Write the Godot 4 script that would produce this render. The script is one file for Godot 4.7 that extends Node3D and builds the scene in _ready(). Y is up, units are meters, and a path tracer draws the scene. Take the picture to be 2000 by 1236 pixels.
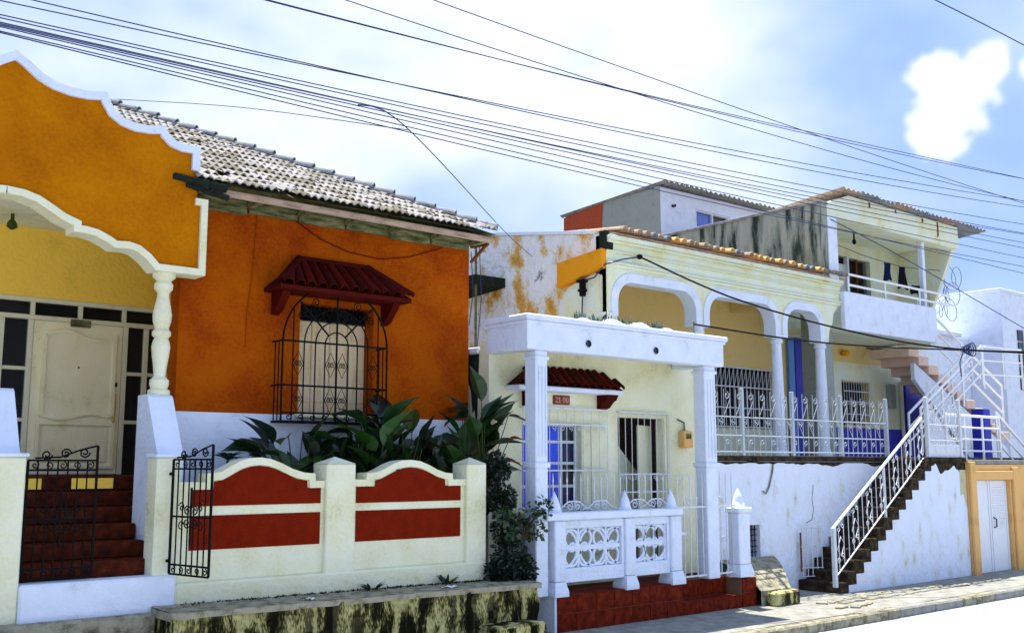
extends Node3D
# A street of old painted houses: camera, sky, sun, exposure first; then ground, houses, walls, plants, cables.

var M := {}
var used := {}
var rng := RandomNumberGenerator.new()

# ------------------------------------------------------------------ shapes
class Sh:
	var v := PackedVector3Array()
	var n := PackedVector3Array()
	func tri(a: Vector3, b: Vector3, c: Vector3, na: Vector3, nb: Vector3, nc: Vector3) -> void:
		if (b - a).cross(c - a).dot(na + nb + nc) > 0.0:
			v.append(a); v.append(c); v.append(b); n.append(na); n.append(nc); n.append(nb)
		else:
			v.append(a); v.append(b); v.append(c); n.append(na); n.append(nb); n.append(nc)
	func face(a: Vector3, b: Vector3, c: Vector3, away: Vector3) -> void:
		var k := (b - a).cross(c - a).normalized()
		if k.dot((a + b + c) / 3.0 - away) < 0.0: k = -k
		tri(a, b, c, k, k, k)
	func quad(a: Vector3, b: Vector3, c: Vector3, d: Vector3, k: Vector3) -> void:
		tri(a, b, c, k, k, k); tri(a, c, d, k, k, k)
	func box(x0: float, x1: float, y0: float, y1: float, z0: float, z1: float, bev := 0.0) -> Sh:
		return obox(Vector3((x0 + x1) / 2, (y0 + y1) / 2, (z0 + z1) / 2), Vector3(absf(x1 - x0), absf(y1 - y0), absf(z1 - z0)), bev, Basis())
	func obox(c: Vector3, s: Vector3, bev: float, r: Basis) -> Sh:
		var h := s / 2.0
		var b := minf(bev, minf(h.x, minf(h.y, h.z)) * 0.6)
		var ax := [Vector3.RIGHT, Vector3.UP, Vector3.BACK]
		for i in 3:
			var j := (i + 1) % 3
			var k := (i + 2) % 3
			for sg in [-1.0, 1.0]:
				var o: Vector3 = ax[i] * h[i] * sg
				var p: Vector3 = ax[j] * (h[j] - b)
				var q: Vector3 = ax[k] * (h[k] - b)
				quad(c + r * (o + p + q), c + r * (o - p + q), c + r * (o - p - q), c + r * (o + p - q), r * (ax[i] * sg))
			if b > 0.0:
				for sj in [-1.0, 1.0]:
					for sk in [-1.0, 1.0]:
						var a1: Vector3 = ax[j] * h[j] * sj + ax[k] * (h[k] - b) * sk
						var a2: Vector3 = ax[j] * (h[j] - b) * sj + ax[k] * h[k] * sk
						var e: Vector3 = ax[i] * (h[i] - b)
						quad(c + r * (a1 + e), c + r * (a1 - e), c + r * (a2 - e), c + r * (a2 + e), (r * (ax[j] * sj + ax[k] * sk)).normalized())
		if b > 0.0:
			for sx in [-1.0, 1.0]:
				for sy in [-1.0, 1.0]:
					for sz in [-1.0, 1.0]:
						var w := Vector3(sx, sy, sz)
						var g := (r * w).normalized()
						tri(c + r * (w * (h - Vector3(0, b, b))), c + r * (w * (h - Vector3(b, 0, b))), c + r * (w * (h - Vector3(b, b, 0))), g, g, g)
		return self
	func prism(poly: PackedVector2Array, z0: float, z1: float, along := "z") -> Sh:
		var idx := Geometry2D.triangulate_polygon(poly)
		var f := func(p: Vector2, d: float) -> Vector3: return Vector3(p.x, p.y, d) if along == "z" else (Vector3(d, p.y, p.x) if along == "x" else Vector3(p.x, d, p.y))
		var e: Vector3 = f.call(Vector2.ZERO, 1.0)
		var hi := maxf(z0, z1)
		var lo := minf(z0, z1)
		for i in range(0, idx.size(), 3):
			var a := poly[idx[i]]
			var b := poly[idx[i + 1]]
			var c := poly[idx[i + 2]]
			tri(f.call(a, hi), f.call(b, hi), f.call(c, hi), e, e, e)
			tri(f.call(a, lo), f.call(b, lo), f.call(c, lo), -e, -e, -e)
		var ccw := not Geometry2D.is_polygon_clockwise(poly)
		for i in poly.size():
			var a := poly[i]
			var b := poly[(i + 1) % poly.size()]
			var d := (b - a).normalized()
			var o := Vector2(d.y, -d.x)
			if not ccw: o = -o
			var k: Vector3 = f.call(o, 0.0)
			quad(f.call(a, lo), f.call(b, lo), f.call(b, hi), f.call(a, hi), k)
		return self
	func band(pts: PackedVector2Array, w: float, z0: float, z1: float) -> Sh:
		# a strip of width w to the right-hand side of the path (negative: left), extruded along z
		var q := PackedVector2Array()
		var m := pts.size()
		for i in m:
			var d0 := (pts[i] - pts[maxi(i - 1, 0)]).normalized()
			var d1 := (pts[mini(i + 1, m - 1)] - pts[i]).normalized()
			if i == 0: d0 = d1
			if i == m - 1: d1 = d0
			var a := Vector2(d0.y, -d0.x)
			var b := Vector2(d1.y, -d1.x)
			var o := (a + b).normalized()
			q.append(pts[i] + o * w / maxf(0.55, o.dot(a)))
		for i in m - 1:
			var pa := PackedVector2Array([pts[i], pts[i + 1], q[i + 1], q[i]])
			var d := (pts[i + 1] - pts[i]).normalized()
			var k := Vector3(d.y, -d.x, 0) * signf(w)
			for z in [z0, z1]:
				var e := Vector3(0, 0, 1) if z == maxf(z0, z1) else Vector3(0, 0, -1)
				quad(Vector3(pa[0].x, pa[0].y, z), Vector3(pa[1].x, pa[1].y, z), Vector3(pa[2].x, pa[2].y, z), Vector3(pa[3].x, pa[3].y, z), e)
			quad(Vector3(pa[0].x, pa[0].y, z0), Vector3(pa[1].x, pa[1].y, z0), Vector3(pa[1].x, pa[1].y, z1), Vector3(pa[0].x, pa[0].y, z1), -k)
			quad(Vector3(pa[3].x, pa[3].y, z0), Vector3(pa[2].x, pa[2].y, z0), Vector3(pa[2].x, pa[2].y, z1), Vector3(pa[3].x, pa[3].y, z1), k)
		for i in [0, m - 1]:
			var d2 := (pts[1] - pts[0]).normalized() if i == 0 else (pts[m - 2] - pts[m - 1]).normalized()
			quad(Vector3(pts[i].x, pts[i].y, z0), Vector3(q[i].x, q[i].y, z0), Vector3(q[i].x, q[i].y, z1), Vector3(pts[i].x, pts[i].y, z1), Vector3(-d2.x, -d2.y, 0))
		return self
	func tube(p: PackedVector3Array, r: float, sides := 5, r1 := -1.0) -> Sh:
		if r1 < 0.0: r1 = r
		var m := p.size()
		var rings := []
		var nor := []
		var side := Vector3.ZERO
		for i in m:
			var t := (p[mini(i + 1, m - 1)] - p[maxi(i - 1, 0)]).normalized()
			if side == Vector3.ZERO:
				side = t.cross(Vector3.UP if absf(t.y) < 0.9 else Vector3.RIGHT).normalized()
			side = (side - t * side.dot(t)).normalized()
			var up := t.cross(side)
			var a := PackedVector3Array()
			var b := PackedVector3Array()
			var rr := lerpf(r, r1, float(i) / maxf(1.0, m - 1))
			for k in sides:
				var an := TAU * k / sides
				var d := side * cos(an) + up * sin(an)
				a.append(p[i] + d * rr); b.append(d)
			rings.append(a); nor.append(b)
		for i in m - 1:
			for k in sides:
				var l := (k + 1) % sides
				tri(rings[i][k], rings[i][l], rings[i + 1][l], nor[i][k], nor[i][l], nor[i + 1][l])
				tri(rings[i][k], rings[i + 1][l], rings[i + 1][k], nor[i][k], nor[i + 1][l], nor[i + 1][k])
		for i in [0, m - 1]:
			var e := (p[0] - p[1]).normalized() if i == 0 else (p[m - 1] - p[m - 2]).normalized()
			for k in range(1, sides - 1): tri(rings[i][0], rings[i][k], rings[i][k + 1], e, e, e)
		return self
	func rod(a: Vector3, b: Vector3, r: float, sides := 5) -> Sh:
		return tube(PackedVector3Array([a, b]), r, sides)
	func lathe(prof: Array, c: Vector3, sides := 14) -> Sh:
		for i in prof.size() - 1:
			var p: Vector2 = prof[i]
			var q: Vector2 = prof[i + 1]
			var d := (q - p).normalized()
			for k in sides:
				var a0 := TAU * k / sides
				var a1 := TAU * (k + 1) / sides
				var u0 := Vector3(cos(a0), 0, sin(a0))
				var u1 := Vector3(cos(a1), 0, sin(a1))
				var n0 := (u0 * d.y - Vector3.UP * d.x).normalized()
				var n1 := (u1 * d.y - Vector3.UP * d.x).normalized()
				var A := c + u0 * p.x + Vector3.UP * p.y
				var B := c + u1 * p.x + Vector3.UP * p.y
				var C := c + u1 * q.x + Vector3.UP * q.y
				var D := c + u0 * q.x + Vector3.UP * q.y
				tri(A, B, C, n0, n1, n1); tri(A, C, D, n0, n1, n0)
		return self
	func scroll(c: Vector3, r: float, turns: float, start: float, dir: float, th: float, ax := Vector3.RIGHT) -> Sh:
		# a spiral in the plane of ax and UP, from its centre outwards
		var p := PackedVector3Array()
		var m := int(9 * turns) + 3
		for i in m:
			var t := float(i) / (m - 1)
			var an := start + dir * TAU * turns * t
			var rr := r * (0.22 + 0.78 * t)
			p.append(c + ax * cos(an) * rr + Vector3.UP * sin(an) * rr)
		return tube(p, th, 4)
	func arc(c: Vector3, r: float, a0: float, a1: float, th: float, seg := 10, ax := Vector3.RIGHT, sides := 5) -> Sh:
		var p := PackedVector3Array()
		for i in seg + 1:
			var an := lerpf(a0, a1, float(i) / seg)
			p.append(c + ax * cos(an) * r + Vector3.UP * sin(an) * r)
		return tube(p, th, sides)
	func half_pipe(a: Vector3, b: Vector3, r: float, up: Vector3, th := 0.014, seg := 6, r1 := -1.0) -> Sh:
		# a barrel tile: half a tube with thickness, from a to b
		if r1 < 0.0: r1 = r
		var t := (b - a).normalized()
		var s := t.cross(up).normalized()
		var w := s.cross(t).normalized()
		for i in seg:
			var a0 := PI * i / seg
			var a1 := PI * (i + 1) / seg
			var d0 := s * cos(a0) + w * sin(a0)
			var d1 := s * cos(a1) + w * sin(a1)
			tri(a + d0 * r, a + d1 * r, b + d1 * r1, d0, d1, d1)
			tri(a + d0 * r, b + d1 * r1, b + d0 * r1, d0, d1, d0)
			tri(a + d0 * (r - th), a + d1 * (r - th), b + d1 * (r1 - th), -d0, -d1, -d1)
			tri(a + d0 * (r - th), b + d1 * (r1 - th), b + d0 * (r1 - th), -d0, -d1, -d0)
			quad(a + d0 * r, a + d1 * r, a + d1 * (r - th), a + d0 * (r - th), -t)
			quad(b + d0 * r1, b + d1 * r1, b + d1 * (r1 - th), b + d0 * (r1 - th), t)
		return self
	func mesh(shift := Vector3.ZERO) -> ArrayMesh:
		var a := []
		a.resize(Mesh.ARRAY_MAX)
		var w := v
		if shift != Vector3.ZERO:
			w = PackedVector3Array()
			for p in v: w.append(p - shift)
		a[Mesh.ARRAY_VERTEX] = w
		a[Mesh.ARRAY_NORMAL] = n
		var m := ArrayMesh.new()
		m.add_surface_from_arrays(Mesh.PRIMITIVE_TRIANGLES, a)
		return m
	func foot() -> Vector3:
		var lo := v[0]
		var hi := v[0]
		for p in v:
			lo = lo.min(p); hi = hi.max(p)
		return Vector3((lo.x + hi.x) / 2, lo.y, (lo.z + hi.z) / 2)

func sh() -> Sh: return Sh.new()
func V2(a: Array) -> PackedVector2Array:
	var r := PackedVector2Array()
	for i in range(0, a.size(), 2): r.append(Vector2(a[i], a[i + 1]))
	return r
func P3(a: Array) -> PackedVector3Array: return PackedVector3Array(a)

# ------------------------------------------------------------------ objects
func numbered(called: String) -> String:
	if not used.has(called):
		used[called] = 0
		return called
	used[called] += 1
	return "%s_%03d" % [called, used[called]]
func tag(o: Node, label: String, category: String, group := "") -> Node:
	o.set_meta("label", label); o.set_meta("category", category)
	if group != "": o.set_meta("group", group)
	return o
func thing(called: String, at: Vector3, label: String, category: String, group := "") -> Node3D:
	var o := Node3D.new()
	o.name = numbered(called)
	add_child(o, true)
	o.position = at
	tag(o, label, category, group)
	return o
func obj(called: String, s: Sh, m: Material, parent: Node3D = self) -> MeshInstance3D:
	var o := MeshInstance3D.new()
	var c := s.foot()
	o.mesh = s.mesh(c)
	o.material_override = m
	o.name = numbered(called) if parent == self else called
	parent.add_child(o, true)
	o.global_position = c
	return o
func part(called: String, parent: Node3D, at := Vector3.ZERO) -> Node3D:
	var o := Node3D.new()
	o.name = called
	parent.add_child(o, true)
	o.global_position = at if at != Vector3.ZERO else parent.global_position
	return o
func inst(called: String, mesh: Mesh, m: Material, parent: Node3D, x: Transform3D) -> MeshInstance3D:
	var o := MeshInstance3D.new()
	o.mesh = mesh
	o.material_override = m
	o.name = called
	parent.add_child(o, true)
	o.global_transform = x
	return o
func room(parent: Node3D, x0: float, x1: float, y0: float, y1: float, front: float, back: float) -> void:
	# a plastered room behind openings, open only toward the front
	var s := sh()
	s.box(x0, x1, y0, y1, back - 0.1, back)
	s.box(x0 - 0.1, x0, y0, y1, back - 0.1, front)
	s.box(x1, x1 + 0.1, y0, y1, back - 0.1, front)
	s.box(x0 - 0.1, x1 + 0.1, y1, y1 + 0.1, back - 0.1, front)
	s.box(x0 - 0.1, x1 + 0.1, y0 - 0.1, y0, back - 0.1, front)
	obj("room", s, M.room, parent)
func struct(called: String, s: Sh, m: Material) -> MeshInstance3D:
	var o := obj(called, s, m)
	o.set_meta("kind", "structure")
	return o

# ------------------------------------------------------------------ materials
func noise_bytes(sd: int, freq: float, oct: int, size: int) -> PackedByteArray:
	var f := FastNoiseLite.new()
	f.seed = sd
	f.noise_type = FastNoiseLite.TYPE_SIMPLEX_SMOOTH
	f.frequency = freq
	f.fractal_octaves = oct
	return f.get_seamless_image(size, size, false, false, 0.12, true).get_data()
func texture(sd: int, freq: float, stops: Array, fine := 0.2, size := 512) -> ImageTexture:
	# stops: [t, Color (sRGB), ...]; coarse noise mixed with a fine grain, looked up in the stops
	var g := Gradient.new()
	var offs := PackedFloat32Array()
	var cols := PackedColorArray()
	for i in range(0, stops.size(), 2):
		offs.append(stops[i]); cols.append(stops[i + 1])
	g.offsets = offs
	g.colors = cols
	var lut := PackedByteArray()
	for i in 256:
		var c := g.sample(i / 255.0)
		lut.append(int(clampf(c.r, 0, 1) * 255)); lut.append(int(clampf(c.g, 0, 1) * 255)); lut.append(int(clampf(c.b, 0, 1) * 255))
	var a := noise_bytes(sd, freq, 5, size)
	var b := noise_bytes(sd + 77, 0.16, 3, size)
	var out := PackedByteArray()
	out.resize(size * size * 3)
	for i in size * size:
		var k := clampi(int(a[i] * (1.0 - fine) + b[i] * fine), 0, 255) * 3
		var j := i * 3
		out[j] = lut[k]; out[j + 1] = lut[k + 1]; out[j + 2] = lut[k + 2]
	var im := Image.create_from_data(size, size, false, Image.FORMAT_RGB8, out)
	im.generate_mipmaps()
	return ImageTexture.create_from_image(im)
var bump_tex: ImageTexture
func bumps() -> ImageTexture:
	if bump_tex == null:
		var f := FastNoiseLite.new()
		f.seed = 5
		f.frequency = 0.05
		f.fractal_octaves = 5
		var im := f.get_seamless_image(512, 512)
		im.bump_map_to_normal_map(5.0)
		im.generate_mipmaps()
		bump_tex = ImageTexture.create_from_image(im)
	return bump_tex
func textured(tex: Texture2D, scale: Vector3, rough := 0.85, bump := 0.4) -> StandardMaterial3D:
	var m := StandardMaterial3D.new()
	m.albedo_texture = tex
	m.roughness = rough
	m.metallic_specular = 0.5 if rough < 0.65 else 0.18
	m.uv1_triplanar = true
	m.uv1_world_triplanar = true
	m.uv1_scale = scale
	if bump > 0.0:
		m.normal_enabled = true
		m.normal_texture = bumps()
		m.normal_scale = bump
	return m
func paint(c: Color, vary := 0.06, sd := 1, scale := 0.6, rough := 0.85, bump := 0.35) -> StandardMaterial3D:
	# plain paint with a little unevenness of pigment
	var d := c.darkened(vary * 1.6)
	var l := c.lightened(vary * 0.5)
	return textured(texture(sd, 0.012, [0.0, d, 0.4, c, 0.65, c, 1.0, l], 0.3, 256), Vector3.ONE * scale, rough, bump)
func plain(c: Color, rough := 0.6, metal := 0.0) -> StandardMaterial3D:
	var m := StandardMaterial3D.new()
	m.albedo_color = c
	m.roughness = rough
	m.metallic = metal
	if rough > 0.65: m.metallic_specular = 0.2
	return m
func C(r: float, g: float, b: float) -> Color: return Color(r / 255.0, g / 255.0, b / 255.0)

func make_materials() -> void:
	M.orange = textured(texture(11, 0.010, [0.0, C(124, 42, 5), 0.3, C(148, 60, 4), 0.5, C(162, 73, 2), 0.7, C(168, 80, 2), 1.0, C(176, 90, 8)], 0.35, 512), Vector3.ONE * 0.22, 0.9, 0.5)
	M.gold = textured(texture(12, 0.010, [0.0, C(152, 82, 2), 0.35, C(174, 100, 2), 0.6, C(186, 112, 2), 1.0, C(198, 126, 6)], 0.35, 512), Vector3.ONE * 0.22, 0.9, 0.4)
	M.red = textured(texture(13, 0.016, [0.0, C(84, 18, 4), 0.3, C(108, 25, 5), 0.6, C(118, 29, 6), 0.85, C(126, 34, 8), 1.0, C(150, 66, 40)], 0.5), Vector3.ONE * 0.6, 0.9, 0.6)
	M.cream = textured(texture(14, 0.012, [0.0, C(196, 192, 150), 0.3, C(222, 220, 180), 0.6, C(228, 228, 196), 1.0, C(230, 234, 208)], 0.3, 256), Vector3.ONE * 0.5)
	M.white = textured(texture(15, 0.012, [0.0, C(172, 178, 178), 0.16, C(200, 208, 216), 0.34, C(216, 225, 238), 0.7, C(222, 231, 244), 1.0, C(228, 236, 246)], 0.3, 512), Vector3.ONE * 0.5, 0.8, 0.3)
	M.worn_white = textured(texture(16, 0.010, [0.0, C(150, 146, 120), 0.2, C(200, 202, 190), 0.34, C(216, 224, 234), 0.7, C(220, 229, 243), 1.0, C(226, 234, 246)], 0.25, 512), Vector3(0.5, 0.22, 0.5), 0.85, 0.5)
	M.yellow = paint(C(250, 208, 84), 0.05, 17, 0.5)
	M.ochre = paint(C(226, 150, 30), 0.08, 18, 0.8)
	M.pale = textured(texture(19, 0.012, [0.0, C(204, 194, 140), 0.3, C(222, 222, 184), 0.6, C(222, 230, 208), 1.0, C(222, 232, 224)], 0.25, 256), Vector3(0.4, 0.25, 0.4))
	M.tan = paint(C(226, 200, 134), 0.06, 20, 0.5)
	M.blue = paint(C(30, 40, 172), 0.06, 21, 0.6, 0.6)
	M.pale_blue = paint(C(110, 150, 214), 0.06, 83, 0.6)
	M.peel = textured(texture(22, 0.014, [0.0, C(120, 96, 60), 0.2, C(196, 142, 62), 0.34, C(214, 172, 104), 0.42, C(214, 206, 182), 0.5, C(226, 226, 222), 0.8, C(232, 232, 230), 0.9, C(120, 120, 116), 1.0, C(70, 68, 64)], 0.2), Vector3(0.22, 0.16, 0.22), 0.9, 0.8)
	M.stained = textured(texture(23, 0.016, [0.0, C(30, 34, 32), 0.3, C(58, 66, 60), 0.42, C(112, 120, 106), 0.6, C(148, 154, 138), 1.0, C(172, 174, 156)], 0.2), Vector3(0.42, 0.07, 0.42), 0.95, 0.7)
	M.greywall = paint(C(150, 158, 148), 0.10, 24, 0.7, 0.95, 0.8)
	M.brick = textured(texture(25, 0.05, [0.0, C(96, 40, 26), 0.4, C(164, 74, 48), 0.7, C(178, 88, 58), 1.0, C(170, 130, 104)], 0.4, 256), Vector3(1.2, 2.4, 1.2), 0.95, 0.9)
	M.mould = textured(texture(26, 0.013, [0.0, C(10, 10, 6), 0.40, C(22, 22, 12), 0.48, C(80, 78, 40), 0.56, C(168, 164, 106), 0.75, C(196, 192, 140), 1.0, C(212, 210, 172)], 0.3), Vector3(0.55, 0.17, 0.55), 0.95, 1.0)
	M.ledge = textured(texture(27, 0.014, [0.0, C(52, 50, 40), 0.3, C(110, 106, 86), 0.5, C(150, 146, 124), 1.0, C(172, 168, 148)], 0.35), Vector3.ONE * 0.7, 0.95, 0.8)
	M.concrete = textured(texture(28, 0.012, [0.0, C(84, 84, 76), 0.3, C(128, 128, 118), 0.6, C(146, 146, 138), 1.0, C(160, 160, 152)], 0.35), Vector3.ONE * 0.5, 0.95, 0.7)
	M.road = textured(texture(29, 0.010, [0.0, C(136, 140, 144), 0.4, C(164, 169, 174), 0.7, C(172, 177, 183), 1.0, C(182, 187, 192)], 0.4), Vector3.ONE * 0.35, 0.95, 0.6)
	M.stain = paint(C(196, 188, 150), 0.12, 84, 1.2)
	M.moss = paint(C(34, 38, 20), 0.3, 85, 4.0, 1.0, 1.0)
	M.grime_shade = textured(texture(81, 0.03, [0.0, C(18, 14, 10), 0.4, C(48, 40, 30), 0.7, C(78, 68, 52), 1.0, C(116, 106, 86)], 0.4, 256), Vector3.ONE * 0.8, 1.0, 1.0)  # blackened concrete, with the shade of the stair risers put into the colour
	M.room = paint(C(140, 122, 100), 0.08, 82, 0.5)
	M.dirt = textured(texture(30, 0.03, [0.0, C(44, 34, 22), 0.4, C(92, 70, 44), 0.7, C(126, 100, 66), 1.0, C(150, 128, 92)], 0.4, 256), Vector3.ONE * 0.9, 1.0, 1.0)
	M.earth = plain(C(120, 112, 96), 1.0)
	M.rooftile = []
	for k in 4:
		var b: Color = [C(166, 163, 156), C(150, 148, 138), C(174, 169, 164), C(134, 128, 112)][k]
		M.rooftile.append(textured(texture(40 + k, 0.02, [0.0, b.darkened(0.6), 0.3, b.darkened(0.25), 0.5, b, 1.0, b.lightened(0.2)], 0.4, 256), Vector3.ONE * 1.1, 0.9, 0.6))
	M.hiptile = textured(texture(45, 0.02, [0.0, C(70, 74, 80), 0.4, C(128, 132, 136), 1.0, C(176, 178, 180)], 0.35, 256), Vector3.ONE * 0.9, 0.9, 0.6)
	M.maroon = []
	for k in 3:
		M.maroon.append(paint([C(66, 10, 4), C(56, 8, 4), C(76, 14, 6)][k], 0.14, 50 + k, 1.4, 0.7, 0.6))
	M.floor_tile = []
	for k in 3:
		M.floor_tile.append(textured(texture(55 + k, 0.02, [0.0, C(52, 10, 4), 0.35, C(92, 24, 8), 0.6, C(112, 34, 12), 1.0, C(136, 56, 26)], 0.25, 256), Vector3.ONE * (1.1 + 0.3 * k), 0.66, 0.3))
	M.step_tile = textured(texture(59, 0.02, [0.0, C(28, 10, 5), 0.4, C(66, 25, 12), 0.7, C(86, 36, 18), 1.0, C(112, 58, 34)], 0.3, 256), Vector3.ONE * 1.2, 0.7, 0.3)
	M.grout = plain(C(120, 92, 76), 0.95)
	M.oldwood = textured(texture(60, 0.03, [0.0, C(34, 36, 26), 0.4, C(92, 96, 62), 0.7, C(138, 136, 96), 1.0, C(160, 150, 120)], 0.3, 256), Vector3(0.3, 1.6, 1.2), 0.95, 0.6)
	M.board = textured(texture(61, 0.02, [0.0, C(110, 90, 70), 0.5, C(176, 152, 130), 1.0, C(200, 180, 160)], 0.3, 256), Vector3(0.4, 2.0, 1.6), 0.9, 0.5)
	M.black_wood = paint(C(36, 42, 36), 0.3, 62, 2.0, 1.0, 0.8)
	M.shutter = textured(texture(63, 0.012, [0.0, C(186, 160, 112), 0.4, C(218, 198, 156), 1.0, C(226, 210, 176)], 0.3, 256), Vector3(2.0, 0.4, 1.0), 0.7, 0.2)
	M.door = textured(texture(64, 0.012, [0.0, C(206, 192, 140), 0.35, C(234, 226, 180), 0.7, C(240, 232, 192), 1.0, C(242, 236, 200)], 0.3, 256), Vector3(0.9, 0.6, 0.9), 0.6, 0.2)
	M.frame = paint(C(218, 216, 184), 0.06, 65, 1.0, 0.6, 0.1)
	M.iron = plain(C(17, 17, 17), 0.7)
	M.white_iron = paint(C(206, 212, 216), 0.12, 66, 2.5, 0.5, 0.1)
	M.grey_iron = paint(C(176, 186, 192), 0.14, 80, 2.5, 0.55, 0.1)
	M.pipe = paint(C(236, 237, 236), 0.05, 67, 2.0, 0.45, 0.0)
	M.rust = paint(C(110, 66, 40), 0.2, 68, 2.0, 0.9, 0.3)
	M.dark_glass = plain(C(26, 30, 34), 0.1)  # opaque pane; the shade of unlit interiors is put into its colour
	M.clear = StandardMaterial3D.new()
	M.clear.albedo_color = Color(0.16, 0.18, 0.19, 0.22)
	M.clear.transparency = BaseMaterial3D.TRANSPARENCY_ALPHA
	M.clear.roughness = 0.04
	M.clear.metallic_specular = 0.15
	M.blue_glass = plain(C(38, 74, 224), 0.12)
	M.navy_glass = plain(C(14, 18, 70), 0.1)
	M.sky_glass = plain(C(74, 106, 190), 0.08)
	M.cable = plain(C(52, 60, 96), 0.7)
	M.black_cable = plain(C(24, 24, 28), 0.7)
	M.plaque = plain(C(112, 22, 14), 0.5)
	M.brass = plain(C(196, 160, 96), 0.5, 0.2)
	M.cloth_navy = paint(C(26, 30, 66), 0.2, 70, 3.0, 0.95, 0.3)
	M.cloth_dark = paint(C(24, 24, 30), 0.2, 71, 3.0, 0.95, 0.3)
	M.pink = paint(C(226, 196, 176), 0.08, 72, 0.8)
	M.doorwhite = paint(C(224, 228, 232), 0.05, 73, 0.8, 0.6, 0.1)
	M.sand = paint(C(224, 178, 112), 0.10, 74, 0.5)
	M.paper = plain(C(236, 236, 232), 0.8)
	M.leaf = []
	for k in 4:
		var lm := plain([C(16, 40, 14), C(24, 56, 18), C(12, 30, 12), C(36, 70, 20)][k], 0.4)
		lm.backlight_enabled = true
		lm.backlight = Color(0.05, 0.12, 0.02)
		M.leaf.append(lm)
	M.dry_leaf = plain(C(128, 54, 34), 0.7)
	M.stem = plain(C(62, 74, 34), 0.7)
	M.bark = paint(C(64, 52, 38), 0.2, 75, 2.0, 1.0, 0.8)
	M.shard = plain(C(70, 96, 84), 0.1)

# ------------------------------------------------------------------ sky
func make_sky() -> Sky:
	var w := 1536
	var h := 768
	var f := FastNoiseLite.new()
	f.seed = 9
	f.frequency = 1.5
	f.fractal_octaves = 5
	var g := FastNoiseLite.new()
	g.seed = 21
	g.frequency = 5.0
	g.fractal_octaves = 4
	var out := PackedByteArray()
	out.resize(w * h * 3)
	var puff := [[Vector3(0.852, 0.316, -0.417), 0.036], [Vector3(0.840, 0.336, -0.426), 0.024], [Vector3(0.857, 0.338, -0.39), 0.022], [Vector3(0.874, 0.328, -0.358), 0.014], [Vector3(0.852, 0.290, -0.436), 0.028], [Vector3(0.91, 0.30, -0.29), 0.022]]
	for y in h:
		var el := PI * (0.5 - (y + 0.5) / h)
		for x in w:
			var j := (y * w + x) * 3
			if el < -0.06:
				out[j] = 150; out[j + 1] = 148; out[j + 2] = 142
				continue
			var az := TAU * (x + 0.5) / w
			var d := Vector3(sin(az) * cos(el), sin(el), -cos(az) * cos(el))
			var p := Vector3(d.x, d.y * 1.7, d.z)
			var a := 0.8 * f.get_noise_3dv(p * 1.3) + 0.22 * g.get_noise_3dv(p * 1.2)
			var mid := d.distance_to(Vector3(0.70, 0.42, -0.58)) / 0.30
			var left := d.distance_to(Vector3(0.36, 0.40, -0.84)) / 0.26
			var east := d.distance_to(Vector3(0.845, 0.31, -0.44)) / 0.17
			var low := d.distance_to(Vector3(0.60, 0.25, -0.76)) / 0.17
			var cover := smoothstep(-0.55, 0.55, a - 0.10 + 0.62 * exp(-mid * mid) + 0.5 * exp(-left * left) - 0.42 * exp(-east * east) - 0.45 * exp(-low * low))
			var bright := cover
			for q in puff:
				var dist: float = d.distance_to(q[0]) / q[1] + 0.45 * g.get_noise_3dv(d * 7.0)
				bright = maxf(bright, 1.0 - smoothstep(0.80, 1.05, dist))
			var blue := Vector3(0.50, 0.60, 0.80).lerp(Vector3(0.43, 0.545, 0.79), clampf(d.y, 0, 1))
			var c := blue.lerp(Vector3(0.74, 0.765, 0.81), bright)
			out[j] = int(clampf(c.x, 0, 1) * 255); out[j + 1] = int(clampf(c.y, 0, 1) * 255); out[j + 2] = int(clampf(c.z, 0, 1) * 255)
	var im := Image.create_from_data(w, h, false, Image.FORMAT_RGB8, out)
	var pm := PanoramaSkyMaterial.new()
	pm.panorama = ImageTexture.create_from_image(im)
	pm.energy_multiplier = 1.0
	var s := Sky.new()
	s.sky_material = pm
	return s

# ------------------------------------------------------------------ main
func _ready() -> void:
	rng.seed = 4
	var cam := Camera3D.new()
	cam.name = "camera"
	cam.fov = 33.8
	cam.far = 400.0
	add_child(cam)
	cam.position = Vector3(0, 2.1, 0)
	cam.rotation_degrees = Vector3(8.1, -40.0, 0)
	cam.current = true
	var we := WorldEnvironment.new()
	we.name = "world_environment"
	var env := Environment.new()
	env.background_mode = Environment.BG_SKY
	env.sky = make_sky()
	env.tonemap_mode = Environment.TONE_MAPPER_LINEAR
	env.tonemap_exposure = 2.05
	env.sdfgi_enabled = true
	env.ssao_enabled = true
	env.ssil_enabled = true
	we.environment = env
	add_child(we)
	var sun := DirectionalLight3D.new()
	sun.name = "sun"
	sun.light_energy = 1.6
	sun.light_color = Color(1.0, 0.97, 0.93)
	sun.light_angular_distance = 0.5
	sun.shadow_enabled = true
	add_child(sun)
	sun.look_at_from_position(Vector3.ZERO, Vector3(-0.06, -0.95, 0.27))
	make_materials()
	build_ground()
	build_orange_house()
	build_garden_wall()
	build_ledge()
	build_porch_house()
	build_terrace()
	build_arcade_house()
	build_balcony_house()
	build_roof_room()
	build_right_side()
	build_plants()
	build_cables()

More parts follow.
